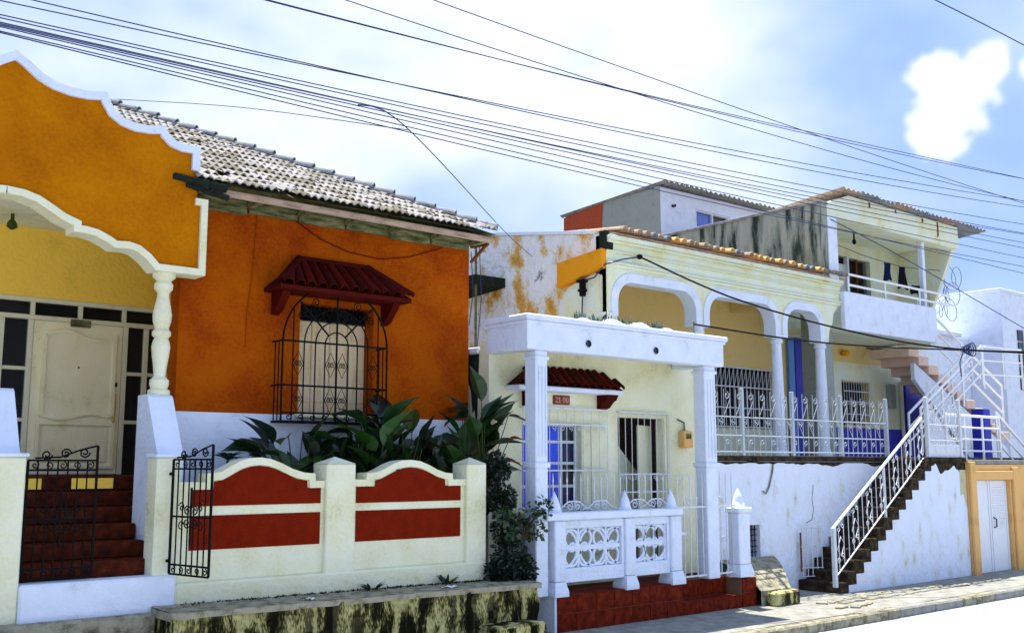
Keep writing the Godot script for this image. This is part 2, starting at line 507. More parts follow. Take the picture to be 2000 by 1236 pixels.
# ------------------------------------------------------------------ ground
func build_ground() -> void:
	struct("ground", sh().box(-150, 250, -0.6, -0.2, -260, 140), M.earth)
	struct("road", sh().box(-60, 120, -0.3, -0.13, -8.42, 6.0), M.road)
	var pv := struct("pavement", sh().box(-60, 120, -0.25, 0.0, -11.2, -8.62), M.concrete)
	var x := -4.0
	while x < 40.0:   # kerb stones, worn, with open joints
		var l := rng.randf_range(0.85, 1.15)
		obj("kerb_stone", sh().obox(Vector3(x + l / 2, -0.1, -8.52), Vector3(l - 0.012, 0.2 + rng.randf_range(-0.006, 0.012), 0.19), 0.025, Basis(Vector3.UP, rng.randf_range(-0.008, 0.008))), [M.concrete, M.ledge][rng.randi() % 2], pv)
		x += l
	# loose paving stones set in the pavement before the white wall
	for i in 46:
		var px := 14.5 + (i % 23) * 0.23 + rng.randf_range(-0.03, 0.03)
		var pz := -9.52 + int(i / 23) * 0.2 + rng.randf_range(-0.03, 0.03)
		obj("paving_stone", sh().obox(Vector3(px, 0.004, pz), Vector3(rng.randf_range(0.15, 0.21), 0.03, rng.randf_range(0.12, 0.17)), 0.012, Basis(Vector3.UP, rng.randf_range(-0.2, 0.2))), [M.concrete, M.ledge, M.concrete][rng.randi() % 3], pv)
	for i in 9:
		var s := sh()
		var c := Vector3(13.45 + rng.randf_range(0, 1.4), 0.012, -9.2 + rng.randf_range(-0.3, 0.3))
		s.obox(c, Vector3(rng.randf_range(0.1, 0.3), 0.03, rng.randf_range(0.05, 0.12)), 0.008, Basis(Vector3.UP, rng.randf() * 3.0))
		tag(obj("rubble_piece", s, [M.ledge, M.concrete, M.board][i % 3]), "small flat piece of rubble lying on the pavement by the tiled porch corner", "rubble", "rubble on the pavement")

# ------------------------------------------------------------------ orange house
func build_orange_house() -> void:
	var h := thing("orange_house", Vector3(5.6, 0, -12), "orange house with scalloped gold gable, tiled hip roof and arched window grille", "house")
	var W := sh()
	W.box(4.54, 6.05, 0.5, 5.24, -11.45, -11.2)
	W.box(7.09, 8.62, 0.5, 5.24, -11.45, -11.2)
	W.box(6.05, 7.09, 4.05, 5.24, -11.45, -11.2)
	W.box(6.05, 7.09, 0.5, 2.70, -11.45, -11.2)
	W.box(8.40, 8.62, 0.5, 5.24, -18.5, -11.45)
	obj("wall", W, M.orange, h)
	obj("wainscot", sh().box(4.55, 8.63, 0.5, 2.685, -11.2, -11.185, 0.006), M.white, h)
	# window: recess back with four shutter leaves and a lattice above
	var wn := part("window", h, Vector3(6.57, 2.7, -11.35))
	for i in 4:
		obj("shutter", sh().box(6.06 + i * 0.2575, 6.31 + i * 0.2575, 2.71, 3.86, -11.42, -11.38, 0.012), M.shutter, wn)
		for k in 2:
			obj("shutter_rail", sh().box(6.075 + i * 0.2575, 6.295 + i * 0.2575, 2.86 + k * 0.42, 2.885 + k * 0.42, -11.38, -11.372, 0.003), M.shutter, wn)
	obj("transom_glass", sh().box(6.05, 7.09, 3.87, 4.05, -11.41, -11.40), M.clear, wn)
	room(h, 5.7, 8.2, 2.3, 4.8, -11.46, -14.9)
	for i in 13:
		var xx := 6.07 + i * 0.083
		obj("lattice_bar", sh().rod(Vector3(xx - 0.06, 3.87, -11.33), Vector3(xx + 0.06, 4.05, -11.33), 0.008, 4).rod(Vector3(xx + 0.06, 3.87, -11.325), Vector3(xx - 0.06, 4.05, -11.325), 0.008, 4), M.iron, wn)
	obj("window_sill", sh().box(6.0, 7.14, 2.655, 2.70, -11.3, -11.12, 0.01), M.cream, wn)
	# wrought iron cage standing off the wall
	var g := part("window_grille", h, Vector3(6.4, 2.6, -10.95))
	var gz := -10.95
	var L := 5.70
	var R := 7.14
	var cx := 6.42
	var spring := 3.52
	var rad := 0.72
	for zz in [gz]:
		obj("arch_bar", sh().arc(Vector3(cx, spring, zz), rad, 0, PI, 0.013, 20), M.iron, g)
		for y in [2.60, 2.70, 3.02, 3.54]:
			obj("cross_bar", sh().box(L, R, y - 0.011, y + 0.011, zz - 0.009, zz + 0.009), M.iron, g)
		for rr in [0.16, 0.29, 0.44]:
			obj("arch_bar", sh().arc(Vector3(cx, spring, zz), rr, 0, PI, 0.009, 14), M.iron, g)
			for s in [-1.0, 1.0]:
				obj("upright", sh().rod(Vector3(cx + s * rr, 2.6, zz), Vector3(cx + s * rr, spring, zz), 0.009), M.iron, g)
		for a in [PI * 0.25, PI * 0.5, PI * 0.75]:
			obj("spoke", sh().rod(Vector3(cx + cos(a) * 0.16, spring + sin(a) * 0.16, zz), Vector3(cx + cos(a) * rad, spring + sin(a) * rad, zz), 0.012), M.iron, g)
		obj("upright", sh().rod(Vector3(cx, 2.6, zz), Vector3(cx, spring + rad + 0.08, zz), 0.013), M.iron, g)
		for s in [-1.0, 1.0]:
			obj("upright", sh().rod(Vector3(cx + s * rad, 2.6, zz), Vector3(cx + s * rad, spring, zz), 0.013), M.iron, g)
			obj("upright", sh().rod(Vector3(cx + s * 0.585, 2.6, zz), Vector3(cx + s * 0.585, spring + 0.42, zz), 0.009), M.iron, g)
	for yy in [2.86, 3.28]:
		for xx in [cx - 0.08, cx + 0.08, cx - 0.515, cx + 0.515]:
			obj("scroll", sh().scroll(Vector3(xx - 0.026, yy, gz), 0.032, 1.3, 0.0, 1.0, 0.006).scroll(Vector3(xx + 0.026, yy, gz), 0.032, 1.3, PI, -1.0, 0.006), M.iron, g)
			obj("diamond_bar", sh().tube(P3([Vector3(xx - 0.07, yy, gz), Vector3(xx, yy + 0.15, gz), Vector3(xx + 0.07, yy, gz), Vector3(xx, yy - 0.15, gz), Vector3(xx - 0.07, yy, gz)]), 0.006, 4), M.iron, g)
	for i in 9:
		obj("scroll", sh().scroll(Vector3(L + 0.1 + i * 0.155, 2.65, gz), 0.04, 1.2, 0.0, 1.0 if i % 2 == 0 else -1.0, 0.007), M.iron, g)
	for a in [0.62, 1.05, 2.1, 2.52]:
		obj("scroll", sh().scroll(Vector3(cx + cos(a) * 0.58, spring + sin(a) * 0.58, gz), 0.06, 1.4, a, 1.0, 0.007), M.iron, g)
	for s in [L, R]:   # the cage's returns to the wall
		for y in [2.6, 3.02, 3.54]:
			obj("return_bar", sh().box(s - 0.009, s + 0.009, y - 0.009, y + 0.009, -11.2, gz), M.iron, g)
		for k in 2:
			obj("upright", sh().rod(Vector3(s, 2.6, -11.04 - k * 0.09), Vector3(s, 3.54, -11.04 - k * 0.09), 0.008), M.iron, g)
	obj("base_bar", sh().box(L, R, 2.585, 2.60, -11.2, gz), M.iron, g)
	# tiled awning over the window
	var aw := part("window_awning", h, Vector3(6.46, 4.1, -11.0))
	obj("soffit", sh().prism(V2([5.56, 4.12, 7.38, 4.12, 7.38, 4.17, 5.56, 4.17]), -11.2, -10.77), M.maroon[2], aw)
	var dk := sh()
	var wb := [Vector3(5.56, 4.17, -10.77), Vector3(7.38, 4.17, -10.77), Vector3(7.38, 4.17, -11.2), Vector3(5.56, 4.17, -11.2)]
	var wt := [Vector3(6.0, 4.55, -11.2), Vector3(6.94, 4.55, -11.2)]
	var mid := Vector3(6.46, 4.2, -11.1)
	dk.face(wb[0], wb[1], wt[1], mid); dk.face(wb[0], wt[1], wt[0], mid)
	dk.face(wb[0], wt[0], wb[3], mid); dk.face(wb[1], wb[2], wt[1], mid)
	obj("awning_deck", dk, M.maroon[1], aw)
	for i in 12:
		var t := (i + 0.5) / 12.0
		var b0 := Vector3(lerpf(5.58, 7.36, t), 4.185, -10.755)
		var tx := clampf(lerpf(5.74, 7.20, t), 5.6, 7.34)
		var e := clampf(minf((tx - 5.56) / 0.44, (7.38 - tx) / 0.44), 0.15, 1.0)
		var t0 := Vector3(tx, lerpf(4.185, 4.57, e), lerpf(-10.755, -11.19, e))
		obj("awning_tile", sh().half_pipe(b0, t0, 0.066, Vector3(0, 0.7, 0.7), 0.012, 6, 0.05), M.maroon[i % 3], aw)
	obj("ridge_tile", sh().half_pipe(Vector3(5.98, 4.55, -11.16), Vector3(6.96, 4.55, -11.16), 0.06, Vector3.UP), M.maroon[0], aw)
	obj("ridge_tile", sh().half_pipe(Vector3(5.55, 4.2, -10.76), Vector3(6.0, 4.57, -11.16), 0.055, Vector3.UP), M.maroon[1], aw)
	obj("ridge_tile", sh().half_pipe(Vector3(7.39, 4.2, -10.76), Vector3(6.94, 4.57, -11.16), 0.055, Vector3.UP), M.maroon[0], aw)
	for s in [5.66, 7.20]:
		obj("bracket", sh().prism(V2([-11.2, 3.86, -11.1, 3.9, -11.0, 4.0, -10.94, 4.06, -10.9, 4.12, -11.2, 4.12]), s, s + 0.1, "x"), M.maroon[2], aw)
	# eaves
	obj("eave_board", sh().box(4.55, 8.74, 5.085, 5.165, -10.84, -10.80, 0.006), M.board, h)
	obj("soffit", sh().box(4.55, 8.70, 5.165, 5.18, -11.2, -10.84), M.oldwood, h)
	for i in 6:
		obj("wall_plate", sh().box(4.66 + i * 0.66, 5.29 + i * 0.66, 5.02 + rng.randf_range(-0.02, 0.02), 5.165, -11.2, -11.15, 0.006), M.oldwood, h)
	for i in 7:
		obj("rafter_end", sh().box(4.62 + i * 0.66, 4.69 + i * 0.66, 5.08, 5.165, -11.15, -10.85, 0.005), M.oldwood, h)
	obj("corner_bracket", sh().rod(Vector3(8.64, 4.86, -11.18), Vector3(8.72, 5.1, -10.9), 0.025).rod(Vector3(8.64, 5.08, -11.18), Vector3(8.72, 5.08, -10.9), 0.025), M.rust, h)
	# hip roof
	var rf := part("roof", h, Vector3(6.3, 5.2, -12.5))
	var A := Vector3(8.74, 5.19, -10.74)
	var Rr := Vector3(4.7, 5.19 + 0.50 * 4.04, -14.78)
	var Ll := Vector3(3.6, Rr.y, -14.78)
	var E0 := Vector3(4.55, 5.19, -10.74)
	var E1 := Vector3(4.55, 5.19 + 0.50 * 0.36, -11.1)
	var E2 := Vector3(3.6, E1.y, -11.1)
	var Bk := Vector3(8.74, 5.19, -18.8)
	var inn := Vector3(5.5, 4.0, -14)
	var D := sh()
	D.face(E0, A, Rr, inn); D.face(E0, Rr, E1, inn); D.face(E1, Rr, Ll, inn); D.face(E1, Ll, E2, inn); D.face(A, Bk, Rr, inn)
	obj("roof_deck", D, M.oldwood, rf)
	var tm := []
	for k in 3:   # an interlocking tile with two waves and a thick front lip
		var ts := sh()
		var sg := 12
		var amp := 0.030 + 0.003 * k
		for i in sg:
			var q := []
			for j in [i, i + 1]:
				var u: float = float(j) / sg
				q.append(Vector2(-0.1 + 0.2 * u, amp * (0.5 - 0.5 * cos(u * TAU * 2.0)) + 0.034))
			var s0 := Vector3(q[0].x, q[0].y, 0)
			var s1 := Vector3(q[1].x, q[1].y, 0)
			var up := Vector3(-(q[1].y - q[0].y), q[1].x - q[0].x, 0).normalized()
			var bk := Vector3(0, -0.034, -0.33)
			ts.quad(s0, s1, s1 + bk, s0 + bk, up)
			ts.quad(s0, s1, s1 - Vector3(0, 0.018, 0.004), s0 - Vector3(0, 0.018, 0.004), Vector3.BACK)
		tm.append(ts.mesh())
	var pitch := atan(0.50)
	var tilt := Basis(Vector3.RIGHT, pitch)
	var row := 0
	while row < 17:
		var d := row * 0.27 * cos(pitch)
		var z := -10.72 - d
		var y := 5.205 + 0.50 * (d)
		var xr := 8.74 - d - 0.06
		var xl := 4.57 if d < 0.34 else 3.7
		var xq := xr - 0.1
		while xq > xl:
			var skip := row == 1 and xq < 4.95 and xq > 4.8
			if not skip:
				var slip := 0.05 if rng.randf() < 0.07 else 0.0
				var tb := tilt * Basis(Vector3.UP, rng.randf_range(-0.014, 0.014) + slip * 1.5) * Basis(Vector3.BACK, rng.randf_range(-0.02, 0.02))
				inst("roof_tile", tm[rng.randi() % 3], M.rooftile[rng.randi() % 4], rf, Transform3D(tb, Vector3(xq, y + rng.randf_range(0, 0.008), z + rng.randf_range(-0.012, 0.012) + slip)))
			xq -= 0.2
		row += 1
	var hd := (Rr - A)
	var nh := 20
	for i in nh:
		var p0 := A + hd * (i / float(nh)) + Vector3(0, 0.065 + rng.randf_range(0, 0.012), 0)
		var p1 := A + hd * ((i + 1.12) / nh) + Vector3(0, 0.035, 0)
		obj("hip_tile", sh().half_pipe(p0, p1, 0.088, Vector3.UP, 0.016, 7, 0.07), M.hiptile, rf)
	for i in 5:
		obj("ridge_tile", sh().half_pipe(Rr + Vector3(-0.27 * i, 0.06, 0), Rr + Vector3(-0.27 * i - 0.31, 0.04, 0), 0.088, Vector3.UP, 0.016, 7, 0.075), M.hiptile, rf)
	# broken piece of old eave poking past the gable
	var br := part("broken_eave", h, Vector3(4.5, 5.1, -10.75))
	obj("rotten_board", sh().obox(Vector3(4.52, 5.17, -10.71), Vector3(0.62, 0.07, 0.05), 0.008, Basis(Vector3.BACK, -0.06)), M.black_wood, br)
	obj("rotten_board", sh().obox(Vector3(4.62, 5.09, -10.74), Vector3(0.5, 0.06, 0.05), 0.008, Basis(Vector3.BACK, -0.16)), M.black_wood, br)
	for i in 7:
		obj("rotten_scrap", sh().obox(Vector3(4.5 + rng.randf() * 0.35, 5.13 + rng.randf_range(-0.05, 0.07), -10.70 + rng.randf_range(-0.03, 0.03)), Vector3(rng.randf_range(0.06, 0.18), 0.04, 0.04), 0.006, Basis(Vector3.BACK, rng.randf_range(-0.5, 0.4))), M.black_wood, br)
	# portico: scalloped gable on an arch, turned columns
	var po := part("portico", h, Vector3(2.6, 2.0, -10.9))
	var top := [2.58, 6.19, 2.72, 6.10, 2.84, 6.01, 2.97, 5.955, 3.12, 5.93, 3.28, 5.93, 3.48, 5.965, 3.52, 5.87, 3.58, 5.78, 3.68, 5.72, 3.80, 5.695, 3.95, 5.70, 4.11, 5.735, 4.15, 5.66, 4.22, 5.60, 4.32, 5.575, 4.52, 5.575, 4.52, 5.0, 4.64, 5.0, 4.64, 4.15]
	var arch := [4.10, 4.15, 3.99, 4.26, 3.89, 4.325, 3.80, 4.345, 3.66, 4.335, 3.58, 4.38, 3.46, 4.43, 3.36, 4.445, 3.235, 4.445, 3.235, 4.51, 3.12, 4.55, 3.0, 4.62, 2.87, 4.69, 2.74, 4.725, 2.58, 4.735]
	var poly := PackedVector2Array()
	var tp := V2(top)
	var ap := V2(arch)
	for p in tp: poly.append(p)
	for p in ap: poly.append(p)
	for i in range(ap.size() - 2, -1, -1): poly.append(Vector2(5.16 - ap[i].x, ap[i].y))
	for i in range(tp.size() - 1, 0, -1): poly.append(Vector2(5.16 - tp[i].x, tp[i].y))
	obj("gable_wall", sh().prism(poly, -11.02, -10.8), M.gold, po)
	var ridge := PackedVector2Array()
	for i in range(16, 0, -1): ridge.append(Vector2(5.16 - tp[i].x, tp[i].y))
	for i in 17: ridge.append(tp[i])
	ridge.insert(0, Vector2(ridge[0].x, 5.3))
	ridge.append(Vector2(ridge[ridge.size() - 1].x, 5.3))
	for i in ridge.size(): ridge[i] = Vector2(2.58 + (ridge[i].x - 2.58) * 1.004, ridge[i].y + 0.006)
	obj("gable_trim", sh().band(ridge, 0.085, -11.04, -10.76), M.white, po)
	for s in [1.0, -1.0]:
		var q2 := PackedVector2Array([Vector2(2.58 + s * 1.92, 5.0), Vector2(2.58 + s * 2.06, 5.0), Vector2(2.58 + s * 2.06, 4.15)])
		obj("gable_trim", sh().band(q2, 0.075 * s, -10.8, -10.76), M.cream, po)
		var r := PackedVector2Array()
		for i in range(ap.size() - 1, -1, -1): r.append(Vector2(2.58 + s * (ap[i].x - 2.58), ap[i].y))
		r.append(Vector2(2.58 + s * 2.06, 4.15))
		for i in r.size(): r[i] += Vector2(-0.006 * s, -0.006)
		obj("arch_trim", sh().band(r, -0.075 * s, -11.03, -10.765), M.cream, po)
		var prof := [Vector2(0.115, 0), Vector2(0.115, 0.05), Vector2(0.085, 0.07), Vector2(0.10, 0.11), Vector2(0.10, 0.16), Vector2(0.06, 0.2), Vector2(0.07, 0.3), Vector2(0.088, 0.42), Vector2(0.098, 0.52), Vector2(0.085, 0.58), Vector2(0.07, 0.61), Vector2(0.098, 0.64), Vector2(0.098, 0.68), Vector2(0.07, 0.71), Vector2(0.095, 0.79), Vector2(0.10, 0.86), Vector2(0.085, 0.95), Vector2(0.062, 1.06), Vector2(0.062, 1.1), Vector2(0.095, 1.14), Vector2(0.10, 1.19), Vector2(0.075, 1.23), Vector2(0.12, 1.27), Vector2(0.12, 1.32)]
		obj("column", sh().lathe(prof, Vector3(2.58 + s * 1.66, 2.83, -10.91), 18), M.cream, po)
	# porch room behind
	var wl := sh()
	wl.box(0.5, 5.5, 4.06, 4.95, -13.2, -13.0)
	wl.box(5.4, 5.5, 2.0, 4.95, -13.0, -11.45)
	wl.box(0.5, 1.5, 2.0, 4.06, -13.2, -13.0)
	obj("porch_wall", wl, M.yellow, h)
	obj("porch_ceiling", sh().box(0.4, 4.53, 4.90, 5.0, -13.2, -11.03).box(4.53, 5.5, 4.90, 5.0, -13.2, -11.46), M.pale, h)
	obj("porch_floor", sh().box(0.5, 5.5, 0.6, 1.98, -13.2, -11.75), M.step_tile, h)
	room(h, 1.45, 5.55, 1.90, 4.5, -13.21, -18.0)
	obj("ceiling_lamp", sh().lathe([Vector2(0.02, 0.0), Vector2(0.06, 0.03), Vector2(0.05, 0.08), Vector2(0.02, 0.12), Vector2(0.02, 0.2)], Vector3(3.05, 4.72, -12.4), 8), M.stem, h)
	var gl := part("glazing", h, Vector3(3.5, 2.0, -13.0))
	for y in [3.83, 4.04]: obj("frame_rail", sh().box(1.5, 5.4, y - 0.028, y + 0.028, -13.06, -12.98, 0.008), M.frame, gl)
	for x in [1.55, 2.1, 2.72, 3.49, 4.04, 4.57, 5.1]:
		obj("frame_post", sh().box(x - 0.025, x + 0.025, 3.858, 4.012, -13.05, -12.985, 0.006), M.frame, gl)
	for x in [1.9, 2.35, 2.8, 3.16, 3.48, 4.60, 4.86, 5.12]:
		obj("frame_post", sh().box(x - 0.03, x + 0.03, 1.98, 3.802, -13.05, -12.985, 0.006), M.frame, gl)
	for x in [[1.93, 2.32], [2.38, 2.77], [2.83, 3.13], [3.19, 3.45], [4.63, 4.83], [4.89, 5.09], [5.15, 5.4]]:
		for y in [2.62, 3.22]:
			obj("glazing_bar", sh().box(x[0], x[1], y - 0.022, y + 0.022, -13.045, -12.99, 0.006), M.frame, gl)
		for y in [[1.98, 2.598], [2.642, 3.198], [3.242, 3.802]]:
			obj("pane", sh().box(x[0], x[1], y[0], y[1], -13.03, -13.02), M.clear, gl)
	for x in [[1.575, 2.075], [2.125, 2.695], [2.745, 3.465], [3.515, 4.015], [4.065, 4.545], [4.595, 5.075], [5.125, 5.4]]:
		obj("pane", sh().box(x[0], x[1], 3.858, 4.012, -13.03, -13.02), M.clear, gl)
	var dr := part("front_door", h, Vector3(4.04, 2.0, -13.0))
	obj("leaf", sh().box(3.515, 4.565, 1.985, 3.80, -13.04, -12.99, 0.008), M.door, dr)
	var dp := PackedVector2Array()
	for i in 13:
		var t := i / 12.0
		dp.append(Vector2(lerpf(3.66, 4.44, t), 3.62 + 0.05 * sin(t * PI * 2.0)))
	dp.append(Vector2(4.44, 2.72))
	for i in 9:
		var t := i / 8.0
		dp.append(Vector2(lerpf(4.40, 3.66, t), 2.70 + 0.035 * sin(t * PI * 2.0)))
	obj("raised_panel", sh().prism(dp, -12.99, -12.972), M.door, dr)
	obj("raised_panel", sh().box(3.67, 4.43, 2.13, 2.53, -12.99, -12.972, 0.012), M.door, dr)
	var dm := dp.duplicate()
	dm.append(dp[0])
	obj("panel_moulding", sh().band(dm, -0.04, -12.99, -12.945), M.door, dr)
	obj("panel_moulding", sh().band(V2([3.63, 2.09, 3.63, 2.57, 4.47, 2.57, 4.47, 2.09, 3.63, 2.09]), -0.035, -12.99, -12.948), M.door, dr)
	obj("door_handle", sh().rod(Vector3(4.49, 2.62, -12.95), Vector3(4.49, 2.95, -12.95), 0.016).rod(Vector3(4.49, 2.95, -12.99), Vector3(4.49, 2.95, -12.95), 0.012).rod(Vector3(4.49, 2.62, -12.99), Vector3(4.49, 2.62, -12.95), 0.012), M.brass, dr)
	obj("lock", sh().lathe([Vector2(0.0, 0.05), Vector2(0.03, 0.05), Vector2(0.03, 0.0)], Vector3(4.49, 3.05, -12.98), 10), M.iron, dr)
	obj("peephole", sh().box(4.035, 4.055, 3.25, 3.27, -12.975, -12.965), M.iron, dr)
	obj("name_plate", sh().box(3.92, 4.16, 3.75, 3.84, -12.975, -12.955, 0.006), M.oldwood, h)
	# entrance steps
	var st := part("entrance_steps", h, Vector3(3.4, 1.0, -11))
	for i in 6:
		var y1 := 1.03 + (i + 1) * 0.158
		var z1 := -10.36 - i * 0.26
		obj("step", sh().box(2.77, 4.06, 0.6, y1, -11.95, z1, 0.012) if i == 0 else sh().box(2.775, 4.30 if i > 2 else 4.055, y1 - 0.158, y1, -11.95, z1, 0.012), M.step_tile, st)
	for x in [[2.80, 3.25], [3.55, 3.98]]:
		obj("painted_riser", sh().box(x[0], x[1], 1.85, 1.96, -11.40, -11.392), M.yellow, st)
	# a loose wire on the front wall
	obj("wall_wire", sh().tube(P3([Vector3(5.95, 5.03, -11.18), Vector3(6.3, 4.86, -11.185), Vector3(6.7, 4.75, -11.185), Vector3(7.15, 4.72, -11.185), Vector3(7.6, 4.8, -11.185), Vector3(8.15, 5.0, -11.18)]), 0.006, 5), M.maroon[2], h)
	obj("conduit", sh().tube(P3([Vector3(5.44, 5.05, -11.19), Vector3(5.42, 4.5, -11.19), Vector3(5.36, 3.9, -11.19), Vector3(5.35, 3.45, -11.19)]), 0.008, 5), M.orange, h)

# ------------------------------------------------------------------ garden wall with iron gates
func build_garden_wall() -> void:
	var g := thing("garden_wall", Vector3(5.3, 0.74, -10.3), "cream garden wall with two curved red panels and open iron gates", "wall")
	var zf := -10.2
	var za := -10.38
	var out := [
		[4.2, 0.76, 5.87, 0.76, 5.87, 1.92, 5.74, 1.92, 5.735, 2.0, 5.60, 2.01, 5.46, 2.05, 5.33, 2.11, 5.2, 2.155, 5.08, 2.17, 4.96, 2.16, 4.85, 2.13, 4.74, 2.07, 4.65, 2.02, 4.50, 2.0, 4.495, 1.92, 4.2, 1.92],
		[6.22, 0.76, 7.8, 0.76, 7.8, 1.92, 7.61, 1.92, 7.605, 1.99, 7.5, 2.0, 7.38, 2.035, 7.26, 2.09, 7.13, 2.135, 7.0, 2.15, 6.87, 2.14, 6.75, 2.105, 6.64, 2.05, 6.54, 2.01, 6.4, 2.0, 6.395, 1.93, 6.22, 1.93]]
	var red := [
		[4.34, 1.685, 5.82, 1.685, 5.82, 1.85, 5.655, 1.855, 5.65, 1.93, 5.52, 1.95, 5.40, 2.0, 5.28, 2.05, 5.18, 2.08, 5.08, 2.09, 4.98, 2.08, 4.88, 2.05, 4.77, 1.99, 4.68, 1.945, 4.585, 1.93, 4.58, 1.855, 4.34, 1.855],
		[6.27, 1.675, 7.74, 1.675, 7.74, 1.85, 7.51, 1.855, 7.505, 1.925, 7.42, 1.945, 7.31, 1.99, 7.2, 2.035, 7.1, 2.06, 7.0, 2.07, 6.9, 2.06, 6.8, 2.03, 6.69, 1.98, 6.6, 1.94, 6.52, 1.925, 6.515, 1.855, 6.27, 1.855]]
	for i in 2:
		obj("wall_panel", sh().prism(V2(out[i]), za, zf), M.cream, g)
		var pts := V2(out[i])
		var cp := PackedVector2Array()
		var mx := (pts[0].x + pts[1].x) / 2
		for k in range(2, pts.size()): cp.append(Vector2(mx + (pts[k].x - mx) * (1.006 if k > 2 and k < pts.size() - 1 else 1.0), pts[k].y + 0.006))
		obj("coping", sh().band(cp, -0.075, za - 0.02, zf + 0.025), M.cream, g)
		obj("red_panel", sh().prism(V2(red[i]), zf - 0.01, zf + 0.008), M.red, g)
		var x0: float = [4.34, 6.27][i]
		var x1: float = [5.82, 7.74][i]
		obj("red_panel", sh().box(x0, x1, 1.25, 1.59, zf - 0.01, zf + 0.008, 0.003), M.red, g)
	for x in [[5.86, 6.23], [7.80, 8.10]]:
		obj("post", sh().box(x[0], x[1], 0.76, 2.11, -10.45, -10.14, 0.012), M.cream, g)
		var a := [Vector3(x[0], 2.11, -10.14), Vector3(x[1], 2.11, -10.14), Vector3(x[1], 2.11, -10.45), Vector3(x[0], 2.11, -10.45)]
		var tp := Vector3((x[0] + x[1]) / 2, 2.19, -10.295)
		var s := sh()
		for k in 4: s.face(a[k], a[(k + 1) % 4], tp, tp - Vector3(0, 1, 0))
		obj("post_cap", s, M.cream, g)
	obj("plinth", sh().box(4.2, 8.1, 0.70, 0.94, -10.4, -10.12, 0.02), M.cream, g)
	obj("plinth", sh().box(2.76, 4.2, 0.66, 1.03, -10.5, -10.12, 0.02), M.white, g)
	for s in [[3.97, 4.21], [2.53, 2.76]]:
		obj("gate_post", sh().box(s[0], s[1], 0.6, 2.17, -10.42, -10.16, 0.012), M.cream, g)
		obj("post_cap", sh().box(s[0] - 0.015, s[1] + 0.02, 2.17, 2.205, -10.44, -10.14, 0.01), M.white, g)
		obj("stair_wall", sh().prism(V2([-10.42, 0.6, -10.42, 2.2, -10.46, 2.26, -10.76, 2.80, -10.80, 2.828, -11.04, 2.828, -11.04, 0.6]), 4.07 if s[0] > 3 else 2.58, 4.34 if s[0] > 3 else 2.77, "x"), M.white, g)
	obj("left_wall", sh().box(-1.0, 2.53, 0.6, 1.95, -10.4, -10.2, 0.01), M.cream, g)
	# left gate leaf: shut across the opening
	var lg := part("iron_gate", g, Vector3(3.1, 1.06, -10.25))
	gate_leaf(lg, Vector3(2.80, 1.06, -10.26), Vector3(1, 0, 0.02).normalized(), 0.62, 1.08)
	var rg := part("iron_gate", g, Vector3(4.1, 1.0, -10.0))
	gate_leaf(rg, Vector3(4.12, 1.05, -10.12), Vector3(0.22, 0, 0.975).normalized(), 0.62, 1.1)

func gate_leaf(p: Node3D, o: Vector3, d: Vector3, w: float, hh: float) -> void:
	var f := func(x: float, y: float) -> Vector3: return o + d * x + Vector3.UP * y
	var r := Basis(Vector3.UP, atan2(-d.z, d.x))
	for x in [0.0, w]: obj("stile", sh().obox(f.call(x, hh / 2), Vector3(0.022, hh, 0.022), 0.003, r), M.iron, p)
	for y in [0.0, 0.09, hh * 0.5, hh - 0.09, hh]: obj("cross_bar", sh().obox(f.call(w / 2, y), Vector3(w, 0.018, 0.014), 0.002, r), M.iron, p)
	for i in range(1, 7):
		var x := w * i / 7.0
		obj("upright", sh().rod(f.call(x, 0.0), f.call(x, hh), 0.008), M.iron, p)
	for i in 5:
		for y in [0.045, hh - 0.045]:
			obj("scroll", sh().scroll(f.call(w * (i + 0.5) / 5.0, y), 0.036, 1.2, 0, 1.0 if i % 2 == 0 else -1.0, 0.006, d), M.iron, p)
	for s in [-1.0, 1.0]:
		for y in [-1.0, 1.0]:
			obj("scroll", sh().scroll(f.call(w * 0.5 + s * 0.06, hh * 0.5 + y * 0.06), 0.05, 1.4, 0 if s > 0 else PI, s * y, 0.007, d), M.iron, p)
			obj("scroll", sh().scroll(f.call(w * 0.5 + s * 0.15, hh * 0.5 + y * 0.09), 0.05, 1.2, PI * 0.5, -s * y, 0.007, d), M.iron, p)
	obj("spear", sh().tube(P3([f.call(w * 0.5, hh * 0.5 - 0.27), f.call(w * 0.5, hh * 0.5 - 0.2), f.call(w * 0.5, hh * 0.5 + 0.2), f.call(w * 0.5, hh * 0.5 + 0.28)]), 0.012, 5), M.iron, p)
	# curled crest rising to the meeting stile
	obj("crest_bar", sh().tube(P3([f.call(0.06, hh + 0.02), f.call(w * 0.45, hh + 0.03), f.call(w * 0.75, hh + 0.10), f.call(w, hh + 0.14)]), 0.009, 5), M.iron, p)
	obj("crest_stile", sh().obox(f.call(w, hh + 0.07), Vector3(0.022, 0.14, 0.022), 0.003, r), M.iron, p)
	for k in 3: obj("scroll", sh().scroll(f.call(0.16 + 0.17 * k, hh + 0.05 + 0.012 * k), 0.05, 1.5, PI, 1.0 if k != 1 else -1.0, 0.008, d), M.iron, p)
	for y in [0.12, hh - 0.14]: obj("hinge", sh().obox(f.call(-0.03, y), Vector3(0.07, 0.03, 0.03), 0.004, r), M.iron, p)

